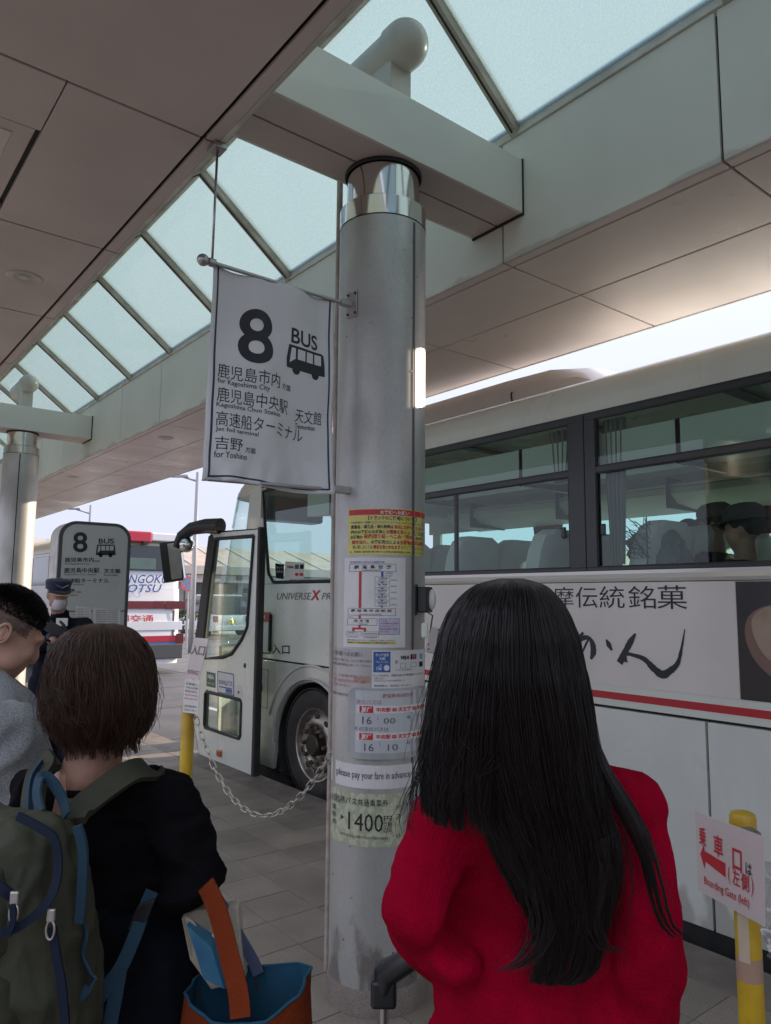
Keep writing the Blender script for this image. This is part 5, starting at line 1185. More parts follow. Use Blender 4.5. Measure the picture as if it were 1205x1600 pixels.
def car(x, y, m, label, h=1.5, van=0, a=0):
    c = thing('parked_car', label, 'car', (x, y, -.02), 'cars parked across the road'); w = .86; z0 = -.02
    def sec(y_, zb, zt, wi, s_=1): return [Vector((x-wi, y+y_, z0+zb)), Vector((x-wi, y+y_, z0+(zb+zt)/2)), Vector((x-wi*s_, y+y_, z0+zt)), Vector((x+wi*s_, y+y_, z0+zt)), Vector((x+wi, y+y_, z0+(zb+zt)/2)), Vector((x+wi, y+y_, z0+zb))]
    loft(MB(), [sec(-.02, .35, .80, w*.94, .96), sec(.06, .22, .92, w, .95), sec(1.0, .2, .95, w, .94), sec(3.1, .2, .93, w, .94), sec(3.9, .22, .78, w*.98, .9), sec(4.1, .3, .62, w*.88, .9)]).build('body', m, c, smooth=35)
    y9 = .02 if van else .25
    loft(MB(), [sec(y9, .93, .94, w*.92), sec(y9+.28, .93, h-.06, w*.90, .86), sec(y9+.6, .93, h, w*.9, .84), sec(2.3, .93, h-.02, w*.9, .84), sec(3.05, .93, .95, w*.9, .95)]).build('cabin_glass', 'darkglass', c, smooth=35)
    B(x-w*.78, x+w*.78, y+y9+.4, y+2.2, h-.055+z0, h+.012+z0).build('roof', m, c, bevel=.02)
    for s_ in (-1, 1):
        B(x+s_*(w-.02), x+s_*(w-.22), y-.035, y+.1, .60+z0, .86+z0).build('tail_lamp', 'lampred', c, bevel=.01)
        for yy in (.75, 3.2): MB().rev([(.05, -.10), (.26, -.11), (.31, -.08), (.31, .08), (.26, .11), (.05, .10)], (x+s_*(w-.08), y+yy, .29), (1, 0, 0), 24).build('wheel', 'tyre', c, smooth=45)
    B(x-.17, x+.17, y-.045, y-.01, .52+z0, .69+z0).build('number_plate', 'plate', c); B(x-w*.9, x+w*.9, y-.05, y+.05, .25+z0, .45+z0).build('bumper', m, c, bevel=.02)
    return c
p = at(362, 975, 32); car(p.x, p.y, 'carwhite', 'white boxy car with yellow plate seen through the coach door glass', 1.75, 1)
p = at(302, 960, 36); car(p.x, p.y, 'carblack', 'dark car parked across the road between the two coaches', 1.45)
p = at(330, 958, 44); car(p.x, p.y, 'carred', 'red car parked farther back, right beside the dark car', 1.5)
p = at(412, 960, 38); car(p.x, p.y, 'carblack', 'black van behind the coach door, right of the white boxy car', 1.85, 1)
p = at(258, 955, 46); car(p.x, p.y, 'carwhite', 'white saloon car hidden mostly behind the far coach', 1.45)
for (px, py, D, s_, lb) in ((292, 957, 31, .55, 'small dark shrub beside the guard rail'), ):
    p = at(px, py, D); sh = MB()
    for k in range(420):
        d = Vector((random.gauss(0, 1), random.gauss(0, 1), random.gauss(0, 1))).normalized(); c = p+Vector((d.x*s_*1.3, d.y*s_, abs(d.z)*s_*.9-.35))*random.uniform(.5, 1.05); a = Vector((random.gauss(0,1), random.gauss(0,1), random.gauss(0,1))).normalized(); b9 = a.cross(d).normalized()
        sh.add([c-a*.07, c+b9*.035, c+a*.07, c-b9*.035], [(0, 1, 2, 3)])
    r_ = thing('shrub', lb, 'shrub', (p.x, p.y, 0)); o = sh.build('foliage', 'leaf', r_); tag(o, kind='stuff'); MB().tube([(p.x, p.y, -.15), (p.x, p.y, p.z)], .04, 8).build('stem', 'rust', r_)
def lamp(px, pt, pb, ax, D, label):
    t_ = at(px, pt, D); r = thing('street_lamp', label, 'street lamp', (t_.x, t_.y, 0), 'street lamps beyond the canopy'); e = at(ax, pt+6, D)
    MB().tube([(t_.x, t_.y, -.15), (t_.x, t_.y, 3), t_], [.10, .08, .05], 10).build('pole', 'lampgrey', r, smooth=True)
    j = at(px, pt+14, D); MB().tube([j, e-(e-j)*.3, e], [.035, .03, .03], 8).build('arm', 'lampgrey', r, smooth=True)
    MB().obox(e, (HR, HF, UP), (.30, .10, .04)).build('lamp_head', 'lampgrey', r, bevel=.02)
lamp(309, 738, 900, 281, 24, 'tall grey street lamp rising between the far coach and the mirror arm')
lamp(142, 789, 900, 116, 34, 'smaller street lamp seen above the rounded stop sign pillar')
p = at(295, 912, 26); ns = thing('road_sign', 'round blue and red no parking sign beside the far coach', 'sign', (p.x, p.y, 0))
MB().tube([(p.x, p.y, -.15), (p.x, p.y, p.z+.3)], .035, 8).build('pole', 'lampgrey', ns)
MB().cyl(p-HF*.05, p-HF*.07, .26, n=32).build('disc', 'redpaint', ns); MB().cyl(p-HF*.072, p-HF*.076, .20, n=32).build('disc_centre', 'bluepaint', ns)
a = (HR+UP).normalized(); MB().obox(p-HF*.080, (a, (HR-UP).normalized(), HF), (.20, .022, .002)).build('slash', 'redpaint', ns)
# low hills
hl = MB(); n = 120; base = []
for i in range(n+1):
    a = -.5+2.6*i/n; R = 900; h = 12+14*abs(noise.noise(Vector((i*.09, 3, 1))))+6*noise.noise(Vector((i*.3, 1, 1)))
    base += [(R*math.sin(a), R*math.cos(a), -3), (R*math.sin(a), R*math.cos(a), max(4, h))]
hl.add(base, [(2*i, 2*i+2, 2*i+3, 2*i+1) for i in range(n)])
for i in range(n+1):
    a = -.5+2.6*i/n; hl.v.append((1100*math.sin(a), 1100*math.cos(a), -3))
b0 = 2*(n+1)
for i in range(n): hl.f.append((2*i+1, 2*i+3, b0+i+1, b0+i)); hl.m.append(0)
struct(hl.build('hills', 'hill', smooth=True))
# ------------------------------------------------------------------ people
def frame3(fdir, up=UP):
    f = Vector(fdir).normalized(); r = f.cross(up).normalized(); u = r.cross(f).normalized(); return Matrix((r, f, u)).transposed()   # x right, y face, z up
def head_shape(b, c, R, s=1.0, ears=True):
    E = lambda p, r, q=None: b.ell(c+R @ (Vector(p)*s), tuple(k*s for k in r), rot=(R @ q if q else R))
    E((0, -.012, .030), (.074, .092, .088)); E((0, .030, -.020), (.064, .066, .085)); E((0, .040, -.062), (.050, .052, .050)); E((0, .062, -.088), (.028, .024, .022))
    E((0, .085, .028), (.050, .014, .012)); E((0, .096, -.018), (.011, .016, .020)); E((0, .099, -.030), (.016, .013, .010)); b.cap(c+R @ (Vector((0, .086, .018))*s), c+R @ (Vector((0, .102, -.024))*s), .007*s, .010*s)
    E((0, .086, -.055), (.022, .010, .006)); E((0, .084, -.063), (.020, .010, .006))
    for k in (-1, 1):
        E((k*.038, .072, -.020), (.020, .018, .022)); E((k*.052, .045, -.045), (.016, .03, .03))
        if ears:
            q = Matrix.Rotation(k*.35, 3, 'Z')
            E((k*.077, -.004, -.004), (.006, .016, .027), q)
def ear_rims(c, R, m, parent, s=1.0):
    for k in (-1, 1):
        pts = [c+R @ (Vector((k*(.084+.002*math.sin(a)), -.006+.016*math.cos(a)-.005, -.002+.026*math.sin(a)))*s) for a in np.linspace(-1.7, 2.9, 16).tolist()]
        e = MB().tube(pts, .0042*s, 8); e.tube([c+R @ (Vector((k*.083, -.008+.008*math.cos(a), -.002+.014*math.sin(a)))*s) for a in np.linspace(-1.4, 1.6, 10).tolist()], .0034*s, 8); e.build('ear_rim', m, parent, smooth=True)
def hand(b, w, R, s=1.0, curl=.6, side=1):      # wrist, frame (x across to the thumb, y fingers, z back of hand)
    P = lambda x, y, z: w+R @ (Vector((x, y, z))*s)
    b.ell(P(0, .045, 0), (.040*s, .048*s, .015*s), rot=R); b.cap(P(0, -.03, 0), P(0, .02, 0), .026*s, .024*s)
    for i, (x, L) in enumerate(((.030, .070), (.010, .080), (-.011, .074), (-.030, .058))):
        p0 = P(x, .082, 0); a = 0; pts = [P(x, .06, 0), p0]; cur = Vector((x, .082, 0))
        for k in range(3):
            a += curl*(.75 if k else .6); l = L*(.45, .30, .25)[k]; cur = cur+Vector((x*.03, math.cos(a)*l, -math.sin(a)*l)); pts.append(P(*cur))
        b.limb(pts, [.0095*s, .0092*s, .0085*s, .0078*s, .0068*s], 10)
    b.limb([P(.030, .02, -.004), P(.050, .048, -.012), P(.056, .075, -.026)], [.013*s, .011*s, .009*s], 10)
def eyes(c, R, par, s=1.0):
    for k in (-1, 1):
        MB().ell(c+R @ (Vector((k*.031, .073, .004))*s), .0105*s).build('eye', 'paper', par, smooth=True)
        MB().ell(c+R @ (Vector((k*.031, .0795, .004))*s), .0050*s).build('iris', 'ink', par, smooth=True)
# hair drawn as locks that follow a measured outline (pixel rows of the photograph at the head's distance, turned into metres)
def hair_env(rows):
    ys = [r[0] for r in rows]
    def f(y):
        return [float(np.interp(y, ys, [r[k] for r in rows])) for k in range(1, 5)]     # xl, xr, distance, thickness
    return f
def hair_body(rows, shrink, name, m, parent, cx=None, x_s=1.0):
    f = hair_env(rows); secs = []
    for y in np.linspace(rows[0][0]+1, rows[-1][0], 34).tolist():
        xl, xr, D, th_ = f(y); xc = (xl+xr)/2; hw = (xr-xl)/2*shrink; c = at(xc, y, D); e = at(xc+hw, y, D)-c; w = e.length
        tp = min(1.0, max(.04, (rows[-1][0]-y)/(.22*(rows[-1][0]-rows[0][0])))**.5); w *= tp; th2 = th_*shrink*tp; secs.append([c+HR*(w*math.cos(a))+HF*(th2*math.sin(a)) for a in np.linspace(0, 2*math.pi, 25).tolist()[:-1]])
    return loft(MB(), secs).build(name, m, parent, smooth=True)
_rv, _uv, _fv, _hf, _hr = (np.array(v) for v in (RV, UV, fwd, HF, HR)); _cam = np.array(CAM)
def at_np(px, py, D):
    d = ((px-602.5)/F_PX)[..., None]*_rv-((py-800)/F_PX)[..., None]*_uv+_fv; return _cam+d*(D/(d@_hf))[..., None]
def locks(rows, n, phi0, phi1, yend, npts=22, wave=0., seed=1, fly=.02, clump=14, spread=.075, dd=0., lo=.92):
    r = np.random.default_rng(seed); y0 = rows[0][0]; ys = [q[0] for q in rows]; m = max(1, n//clump)
    C = [r.uniform(phi0, phi1, m), r.uniform(lo, 1.025, m), r.uniform(0, 6.28, m), r.uniform(0, 1, m), r.uniform(.4, 1.3, m)]
    ci = r.integers(m, size=n); ph0 = C[0][ci][:, None]; sp = r.normal(0, spread, n)[:, None]; sc = (C[1][ci]+r.normal(0, .009, n))[:, None]
    e_ = np.clip(C[3][ci]+r.normal(0, .16, n), 0, 1)[:, None]; w0 = (C[2][ci]+r.normal(0, .25, n))[:, None]; amp = C[4][ci][:, None]
    ye = yend(ph0, e_)+0*ph0; stray = (r.random(n) < fly)[:, None]; dz = r.normal(0, .5, n)[:, None]; dx = r.normal(0, 1, n)[:, None]
    t = np.linspace(0, 1, npts)[None, :]; y = y0+1+(ye-y0-1)*t**1.15
    ph = ph0+sp*np.where(t < .85, .5+1.1*np.abs(np.sin(2.3*t+w0)), .35+0*t)
    xl, xr, D, th_ = (np.interp(y, ys, [q[k] for q in rows]) for k in range(1, 5)); xc = (xl+xr)/2
    c = at_np(xc, y, D); w = np.linalg.norm(at_np(xr, y, D)-c, axis=-1); s_ = sc*(1+.014*np.sin(9*t+w0*2))
    a = w*s_*np.sin(ph); b9 = -th_*s_*np.cos(ph)-dd
    wv = wave*amp*t; a = a+wv*np.sin(w0+t*8+dz*.3)+stray*.012*dx*t*t; b9 = b9+wv*.7*np.cos(w0*1.7+t*7)-stray*.008*np.abs(dz)*t
    P = c+a[..., None]*_hr+b9[..., None]*_hf
    return [P[i] for i in range(n)]
# ---- woman in red, back to the camera
wr = thing('person', 'woman with very long black hair in a loose red sweater, back turned', 'person', at(835, 1400, 1.05)*1 if False else Vector((at(835, 1400, 1.05).x, at(835, 1400, 1.05).y, 0)))
def down(p, z): return Vector((p.x, p.y, z))
FW = (HF*.98-HR*.18).normalized(); Rw = frame3(FW)
hc_ = at(795, 1040, .985); b = MB(); head_shape(b, hc_, Rw, .98, ears=False)
nk = at(812, 1205, 1.00); b.cap(hc_+UP*-.06, nk, .05, .055)
sL, sR = at(700, 1298, 1.04), at(968, 1258, 1.02); eL, eR = at(646, 1412, .99), at(1024, 1462, 1.00); wL, wR = at(690, 1480, 1.20), down(eR+HF*.05-HR*.02, eR.z-.235)
pel = down(at(845, 1500, 1.06), .93); che = at(838, 1345, 1.06)
che2 = che+HF*.02; b.ell(che2, (.115, .060, .13), rot=Rw); b.ell(pel+HF*.02, (.13, .08, .11), rot=Rw); b.cap(che2, pel+HF*.02, .065, .08); b.limb([che+UP*.1, nk], [.07, .05]); b.limb([sL+HR*.01, eL+HR*.012, wL], [.034, .028, .024]); b.limb([sR-HR*.012, eR-HR*.012, wR], [.032, .027, .024]); b.cap(sL+HR*.03, sR-HR*.03, .030, .030)
legs = []
for k in (-1, 1):
    hp = pel+HR*(k*.085)+UP*-.05; kn_ = down(hp+HF*.02, .47); an = down(hp, .09); legs.append((hp, kn_, an)); b.limb([hp, kn_, an], [.08, .052, .036]); b.limb([an+UP*-.03, an+HF*.14+UP*-.055], [.035, .028])
hand(b, wR, frame3((HF*.15-UP), HF).to_3x3(), 1.0, .5); hand(b, wL, frame3((HF+HR*.5), UP), 1.0, .9)
bodyw = blobj(b, 'body', 'skin', wr, voxel=.010, smooth=3)
g_ = MB()
RwT = frame3((HF-HR*.12))
for (px, py, D, rx, ry, rz) in ((838, 1262, 1.050, .112, .072, .052), (838, 1310, 1.065, .135, .092, .085), (838, 1380, 1.075, .138, .102, .11), (842, 1470, 1.08, .142, .110, .11), (846, 1560, 1.08, .150, .118, .12), (848, 1640, 1.08, .162, .128, .10)):
    g_.ell(at(px, py, D), (rx, ry, rz), rot=RwT)
g_.limb([at(765, 1232, 1.01), sL+UP*.004-HR*.0, at(678, 1352, 1.015), eL+HR*.010, at(668, 1450, 1.06), at(690, 1475, 1.12), wL], [.036, .052, .052, .049, .050, .047, .042], 18)
g_.limb([at(868, 1222, 1.01), sR+UP*.0, at(994, 1350, .995), at(1008, 1425, .985), at(1010, 1500, .985), down(wR, wR.z+.045)], [.036, .050, .048, .046, .048, .043], 18)
g_.cap(sL, sR, .060, .060); g_.ell(at(700, 1480, 1.02), (.045, .07, .035), rot=RwT)
sw = blobj(g_, 'sweater', 'redknit', wr, voxel=.006, smooth=5, disp=.011, dscale=8.5, stretch=(1, 1, .6))
c_ = MB().tube([nk+HR*(.066*math.cos(a))+HF*(.060*math.sin(a))+UP*(.012+.012*math.sin(a)) for a in np.linspace(0, 2*math.pi, 24).tolist()], .014, 10, cap=False); c_.build('collar', 'redknit', wr, smooth=True)
sk = MB()
loft(sk, [[down(pel, z)+HR*(w*math.cos(a)+.012*math.sin(9*a))+HF*(w*.78*math.sin(a)) for a in np.linspace(0, 2*math.pi, 49).tolist()[:-1]] for z, w in ((1.02, .165), (.88, .20), (.70, .225), (.48, .25))])
sk.build('skirt', 'plaid', wr, smooth=True)
for hp, kn_, an in legs:
    s_ = MB(); s_.limb([an+UP*-.035, an+HF*.15+UP*-.055], [.043, .036]); s_.build('shoe', 'black', wr, smooth=True)
rowsW = [(904, 786, 810, .985, .02), (907, 765, 829, .985, .050), (915, 745, 845, .985, .078), (930, 725, 862, .985, .100), (955, 706, 878, .985, .116), (990, 692, 893, .985, .123), (1050, 681, 906, .985, .124), (1110, 672, 916, .983, .118), (1170, 666, 923, .980, .105), (1230, 664, 930, .976, .095), (1262, 666, 938, .97, .085), (1300, 670, 950, .96, .070)]
hair_body(rowsW[:-1], .92, 'hair_mass', 'hairshell', wr)
st = locks(rowsW[:-1], 4500, -1.9, -.35, lambda p, e: 1180+95*e, seed=3, wave=.006, fly=.05, clump=30, spread=.06)
rowsB = rowsW[:6]+[(1050, 684, 906, .985, .125), (1110, 690, 915, .983, .120), (1170, 700, 923, .978, .110), (1230, 722, 934, .965, .090), (1270, 742, 944, .955, .070), (1320, 764, 955, .945, .055), (1370, 792, 957, .940, .045), (1415, 820, 946, .940, .036), (1450, 834, 936, .943, .028), (1480, 838, 932, .945, .020), (1510, 834, 925, .945, .014), (1530, 826, 900, .945, .009)]
hair_body(rowsB[5:-2], .84, 'hair_fall', 'hairshell', wr)
st += locks(rowsB, 11000, -1.45, 1.9, lambda p, e: (1360+172*e**.8), npts=34, seed=4, wave=.008, fly=.03, clump=44, spread=.045, lo=.86)
rowsL = [(1300, 800, 850, .92, .02), (1380, 815, 868, .915, .018), (1430, 828, 872, .915, .016), (1465, 826, 862, .915, .012), (1490, 812, 846, .915, .009), (1505, 796, 824, .915, .006), (1514, 770, 802, .915, .004)]
st += locks(rowsL, 420, -1.6, 1.6, lambda p, e: 1478+36*e, npts=26, seed=15, wave=.002, clump=30)
rowsR = [(1300, 900, 950, .92, .02), (1380, 900, 950, .915, .018), (1420, 900, 938, .915, .014), (1450, 906, 940, .915, .011), (1470, 918, 948, .915, .008), (1482, 934, 962, .915, .006), (1486, 952, 978, .915, .003)]
st += locks(rowsR, 420, -1.6, 1.6, lambda p, e: 1460+26*e, npts=26, seed=16, wave=.002, clump=30)
rowsS = [(1110, 905, 925, .965, .02), (1160, 912, 934, .95, .016), (1200, 928, 952, .94, .014), (1250, 955, 985, .93, .013), (1300, 982, 1012, .925, .012), (1340, 1000, 1026, .925, .010), (1380, 1012, 1034, .925, .009), (1420, 1022, 1042, .925, .008), (1450, 1036, 1054, .925, .006), (1464, 1052, 1072, .925, .004)]
st += locks(rowsS, 420, -1.6, 1.6, lambda p, e: 1400+64*e, npts=26, seed=5, wave=.002, fly=.03, clump=30)
rowsT = [(1130, 662, 680, .97, .02), (1190, 650, 670, .965, .015), (1240, 632, 652, .96, .012), (1280, 624, 640, .96, .010), (1312, 636, 650, .96, .006)]
st += locks(rowsT, 26, -1.6, 1.6, lambda p, e: 1250+62*e, npts=18, seed=6, wave=.006, fly=.4, clump=3)
hair('hair', st, 'hair', wr, .00058, .00022)
# ---- woman with bobbed hair, olive backpack
ws = thing('person', 'woman with short brown bob in a black top, olive backpack on her back', 'person', down(at(170, 1300, 1.5), 0))
Fs = (HF*.97+HR*.05).normalized(); Rs = frame3(Fs); b = MB(); hs = at(155, 1072, 1.44); head_shape(b, hs, Rs, .95, ears=False)
nb = at(140, 1215, 1.46); b.limb([hs+UP*-.04, at(150, 1170, 1.45), nb], [.055, .052, .056])
s1, s2 = at(58, 1238, 1.50), at(262, 1245, 1.47); e2, h2 = at(312, 1385, 1.43), at(262, 1372, 1.60); e1, h1 = at(20, 1400, 1.55), at(180, 1400, 1.68)
ch_ = at(165, 1330, 1.50); pv = down(at(180, 1450, 1.50), .93)
ch2 = ch_+HF*.015; b.ell(ch2, (.105, .058, .13), rot=Rs); b.cap(ch2, pv, .060, .08); b.ell(pv, (.125, .085, .10), rot=Rs); b.cap(s1+HR*.02, s2-HR*.02, .036, .036); b.limb([s2, e2-HR*.012, h2], [.034, .028, .024]); b.limb([s1, e1, h1], [.034, .030, .024]); b.ell(nb+UP*-.006, (.080, .052, .026), rot=Rs)
lg = []
for k in (-1, 1):
    hp = pv+HR*(k*.085)+UP*-.05; kn_ = down(hp+HF*.02, .46); an = down(hp-HF*.01, .09); lg.append((hp, kn_, an)); b.limb([hp, kn_, an], [.075, .05, .035])
hand(b, h2, frame3((-HR*.8+HF*.3), UP), .95, .8); hand(b, at(186, 1398, 1.53), frame3((HR*.85+UP*.06-HF*.42), -HF), .80, .35)
blobj(b, 'body', 'skin', ws, voxel=.009, smooth=3)
g_ = MB()
for (px, py, D, rx, ry, rz) in ((160, 1262, 1.505, .125, .080, .060), (162, 1320, 1.51, .14, .10, .10), (168, 1400, 1.51, .145, .11, .12), (172, 1480, 1.51, .15, .115, .12), (178, 1560, 1.51, .155, .12, .12), (182, 1640, 1.51, .15, .12, .10)): g_.ell(at(px, py, D), (rx, ry, rz), rot=Rs)
g_.limb([at(205, 1222, 1.475), s2, at(285, 1300, 1.45), at(298, 1350, 1.44), e2+UP*.01-HR*.008, h2+HR*.01+HF*.0], [.035, .058, .057, .058, .056, .046], 18)
g_.ell(at(290, 1400, 1.42), (.052, .06, .040), rot=Rs); g_.limb([at(95, 1232, 1.49), s1, e1, h1], [.04, .055, .052, .045], 18); g_.cap(s1, s2, .055, .055)
blobj(g_, 'top', 'blackknit', ws, voxel=.006, smooth=7, disp=.012, dscale=9, stretch=(1, 1, 1.5))
MB().tube([nb+UP*-.012+Rs @ Vector((.090*math.cos(a), .062*math.sin(a)-.005, .010-.012*math.sin(a)*-1)) for a in np.linspace(0, 2*math.pi, 28).tolist()], .007, 8, cap=False).build('neckline', 'blackknit', ws, smooth=True)
kh = MB(); kh.prism([(0, 0), (.012, 0), (.016, -.075), (0, -.095), (-.010, -.07)], 'y', 0, .002)
kh.v = [tuple(at(93, 1212, 1.385)+HR*v[0]+UP*v[2]+HF*v[1]) for v in kh.v]; kh.build('neck_opening', 'skin', ws)
j_ = MB()
for hp, kn_, an in lg: j_.limb([hp+UP*.06, hp, kn_, an], [.12, .115, .078, .058], 18)
j_.cap(pv+UP*.06, pv, .135, .14); blobj(j_, 'jeans', 'denim', ws, voxel=.012, smooth=4, disp=.007, dscale=9)
for hp, kn_, an in lg: MB().limb([an+UP*-.035, an+HF*.14+UP*-.055], [.043, .036]).build('shoe', 'canvas', ws, smooth=True)
rowsH = [(974, 150, 172, 1.44, .02), (977, 131, 189, 1.44, .045), (985, 115, 205, 1.44, .072), (999, 99, 218, 1.44, .092), (1022, 88, 229, 1.44, .104), (1050, 82, 235, 1.44, .108), (1085, 79, 236, 1.44, .106), (1115, 80, 232, 1.44, .098), (1138, 87, 224, 1.44, .084), (1160, 104, 208, 1.44, .070)]
hair_body(rowsH[:-1], .84, 'hair_mass', 'hairshell', ws)
st = locks(rowsH, 9000, -2.5, 2.5, lambda p, e: 1098+74*e+9*np.sin(p*7), npts=22, seed=9, wave=.015, fly=.08, clump=26, spread=.10, lo=.84)
hair('hair', st, 'hairb', ws, .0007, .00025)
# backpack
bp = thing('backpack', 'olive green backpack with navy zips and blue straps on the short haired woman', 'backpack', at(45, 1430, 1.2))
def sq(c, w, d, k=3.2, n=28):
    o = []
    for i in range(n):
        a = 2*math.pi*i/n; ca, sa = math.cos(a), math.sin(a); r_ = (abs(ca)**k+abs(sa)**k)**(-1/k); o.append(c+BR*(w*r_*ca)+BF*(d*r_*sa))
    return o
BF = (HF*.93+HR*.36).normalized(); BR = BF.cross(UP).normalized()
def bc(v, cx=-6): return at(cx+v*10, 1262+v*380, 1.235)
secs = []
for v, w, d in ((0, .085, .035), (.03, .112, .062), (.10, .128, .085), (.25, .140, .100), (.45, .148, .108), (.65, .152, .110), (.85, .152, .108), (1.0, .14, .095), (1.04, .11, .06)):
    secs.append(sq(bc(v)+UP*.0, w, d))
bb_ = MB(); loft(bb_, secs); blob_ = blobj(bb_, 'pack_body', 'olive', bp, voxel=.006, smooth=5, disp=.010, dscale=15, stretch=(1, 1, .5))
pk = MB(); loft(pk, [sq(bc(v)-BF*.085, w, d) for v, w, d in ((.12, .07, .02), (.15, .095, .036), (.26, .108, .044), (.40, .112, .048), (.47, .108, .044), (.50, .09, .02))]); blobj(pk, 'upper_pocket', 'olive', bp, voxel=.006, smooth=6, disp=.004, dscale=17)
pk = MB(); loft(pk, [sq(bc(v)-BF*.085, w, d) for v, w, d in ((.52, .10, .03), (.56, .118, .046), (.75, .126, .056), (.98, .126, .05), (1.02, .10, .03))]); blobj(pk, 'lower_pocket', 'olive', bp, voxel=.006, smooth=6, disp=.005, dscale=15)
def onpack(px, py, D): return at(px, py, D)
def tape_(pts, w, th_, name, m, par, nrm=None):   # flat strap through points
    b_ = MB(); P = []; 
    for i in range(len(pts)-1):
        for k in range(6):
            s_ = k/6; q_ = lambda j: pts[max(0, min(len(pts)-1, j))]
            a, b2, c, d = q_(i-1), q_(i), q_(i+1), q_(i+2); P.append(.5*(2*b2+(c-a)*s_+(2*a-5*b2+4*c-d)*s_*s_+(-a+3*b2-3*c+d)*s_**3))
    P.append(pts[-1]); n0 = nrm or HF; secs = []
    for i, p in enumerate(P):
        t = (P[min(i+1, len(P)-1)]-P[max(i-1, 0)]).normalized(); s_ = t.cross(n0).normalized(); n_ = s_.cross(t); secs.append([p+s_*w-n_*th_, p+s_*w+n_*th_, p-s_*w+n_*th_, p-s_*w-n_*th_])
    loft(b_, secs); return b_.build(name, m, par, smooth=50)
def zip_(pp, w=.004): return tape_([onpack(*q) for q in pp], w, .0025, 'zip', 'navyzip', bp)
zip_([(28, 1275, 1.135), (60, 1292, 1.125), (84, 1310, 1.120), (91, 1345, 1.118), (86, 1385, 1.110), (70, 1415, 1.10), (45, 1438, 1.092), (20, 1452, 1.088), (-10, 1460, 1.09)], .006)
zip_([(-10, 1378, 1.085), (8, 1392, 1.083), (22, 1402, 1.088)], .007); zip_([(82, 1448, 1.115), (88, 1490, 1.113), (97, 1540, 1.113), (103, 1610, 1.115)], .006)
tape_([onpack(121, 1290, 1.19), onpack(130, 1330, 1.19), onpack(128, 1400, 1.19), onpack(124, 1442, 1.19)], .007, .004, 'side_piping', 'webbing', bp)
for q, dy in (((23, 1403, 1.078), 0), ((80, 1430, 1.105), 0)):
    p = onpack(*q); MB().obox(p, (HR, UP, HF), (.006, .009, .003)).build('zip_slider', 'steel', bp, bevel=.002)
    e = MB(); e.tube([p+UP*-.008+HR*(.006*math.cos(a))+UP*(-.012+.013*math.sin(a)) for a in np.linspace(0, 6.28, 14).tolist()], .0018, 6, cap=False); e.build('zip_pull', 'steel', bp, smooth=True)
zip_([(20, 1412, 1.076), (21, 1440, 1.076), (12, 1462, 1.078)], .004)
tape_([at(64, 1272, 1.22), at(58, 1240, 1.25), at(64, 1214, 1.27), at(82, 1222, 1.27), at(98, 1250, 1.26), at(104, 1275, 1.24)], .010, .002, 'haul_loop', 'webbing', bp, nrm=(HF+HR*.4).normalized())
tape_([at(112, 1284, 1.27), at(128, 1262, 1.31), at(165, 1232, 1.345), at(205, 1206, 1.385), at(232, 1204, 1.43), at(248, 1220, 1.50)], .022, .006, 'shoulder_strap', 'olive', bp, nrm=(HF*.9-UP*.5).normalized())
tape_([at(52, 1282, 1.29), at(52, 1250, 1.32), at(58, 1215, 1.36), at(72, 1190, 1.40), at(84, 1186, 1.46)], .020, .006, 'shoulder_strap', 'olive', bp, nrm=HF)
tape_([at(47, 1286, 1.275), at(47, 1250, 1.305), at(52, 1215, 1.345), at(66, 1192, 1.385)], .003, .008, 'strap_piping', 'webbing', bp, nrm=HF)
tape_([at(238, 1392, 1.385), at(226, 1420, 1.375), at(212, 1460, 1.35), at(190, 1510, 1.32), at(165, 1545, 1.29), at(145, 1575, 1.27), at(140, 1610, 1.27)], .0115, .0015, 'adjusting_strap', 'webbing', bp)
tape_([at(188, 1516, 1.315), at(180, 1560, 1.29), at(172, 1600, 1.28)], .0115, .0015, 'strap_tail', 'webbing', bp)
tape_([at(124, 1444, 1.21), at(134, 1458, 1.20), at(128, 1490, 1.20), at(140, 1520, 1.20), at(148, 1532, 1.20), at(138, 1545, 1.19), at(122, 1558, 1.19)], .009, .0015, 'loose_strap', 'webbing', bp, nrm=(HF*.6+HR*.8).normalized())
MB().obox(at(222, 1428, 1.366), ((HR-UP*-.4).normalized(), (UP-HR*-.4).normalized(), HF), (.017, .022, .005)).build('buckle', 'black', bp, bevel=.003)
# ---- tote bag on her arm
tt_ = thing('tote_bag', 'orange canvas tote with turquoise lining hanging from the woman\'s forearm', 'bag', at(400, 1560, 1.36))
RB_, FB_ = (HR*.96-HF*.25).normalized(), (HF*.96+HR*.25).normalized()
c0_ = at(385, 1540, 1.36); 
def tsec(z, w, d, sk=0, wob=0):
    o = []
    for i in range(32):
        a = 2*math.pi*i/32; ca, sa = math.cos(a), math.sin(a); r_ = (abs(ca)**2.6+abs(sa)**2.6)**(-1/2.6)
        o.append(c0_+RB_*(w*r_*ca+sk)+FB_*(d*r_*sa)+(RB_*ca+FB_*sa)*(.020*noise.noise(Vector((2.5*ca, 2.5*sa, z*11)))*(1 if z < -.02 else .7))+UP*(z+wob*math.sin(2*a+.6)+wob*.6*math.cos(3*a)-(.014*sa*sa if z > -.05 else 0)+(.016*ca if z > -.05 else 0)+.004+(.012*sa if z > -.05 else 0)))
    return o
o_ = MB(); loft(o_, [tsec(-.34, .105, .05), tsec(-.33, .112, .058), tsec(-.2, .116, .064), tsec(-.08, .112, .068), tsec(0, .108, .072, 0, .006)], close=True)
o_.f.pop(); o_.m.pop(); tote = o_.build('bag_shell', 'orange', tt_, smooth=50)
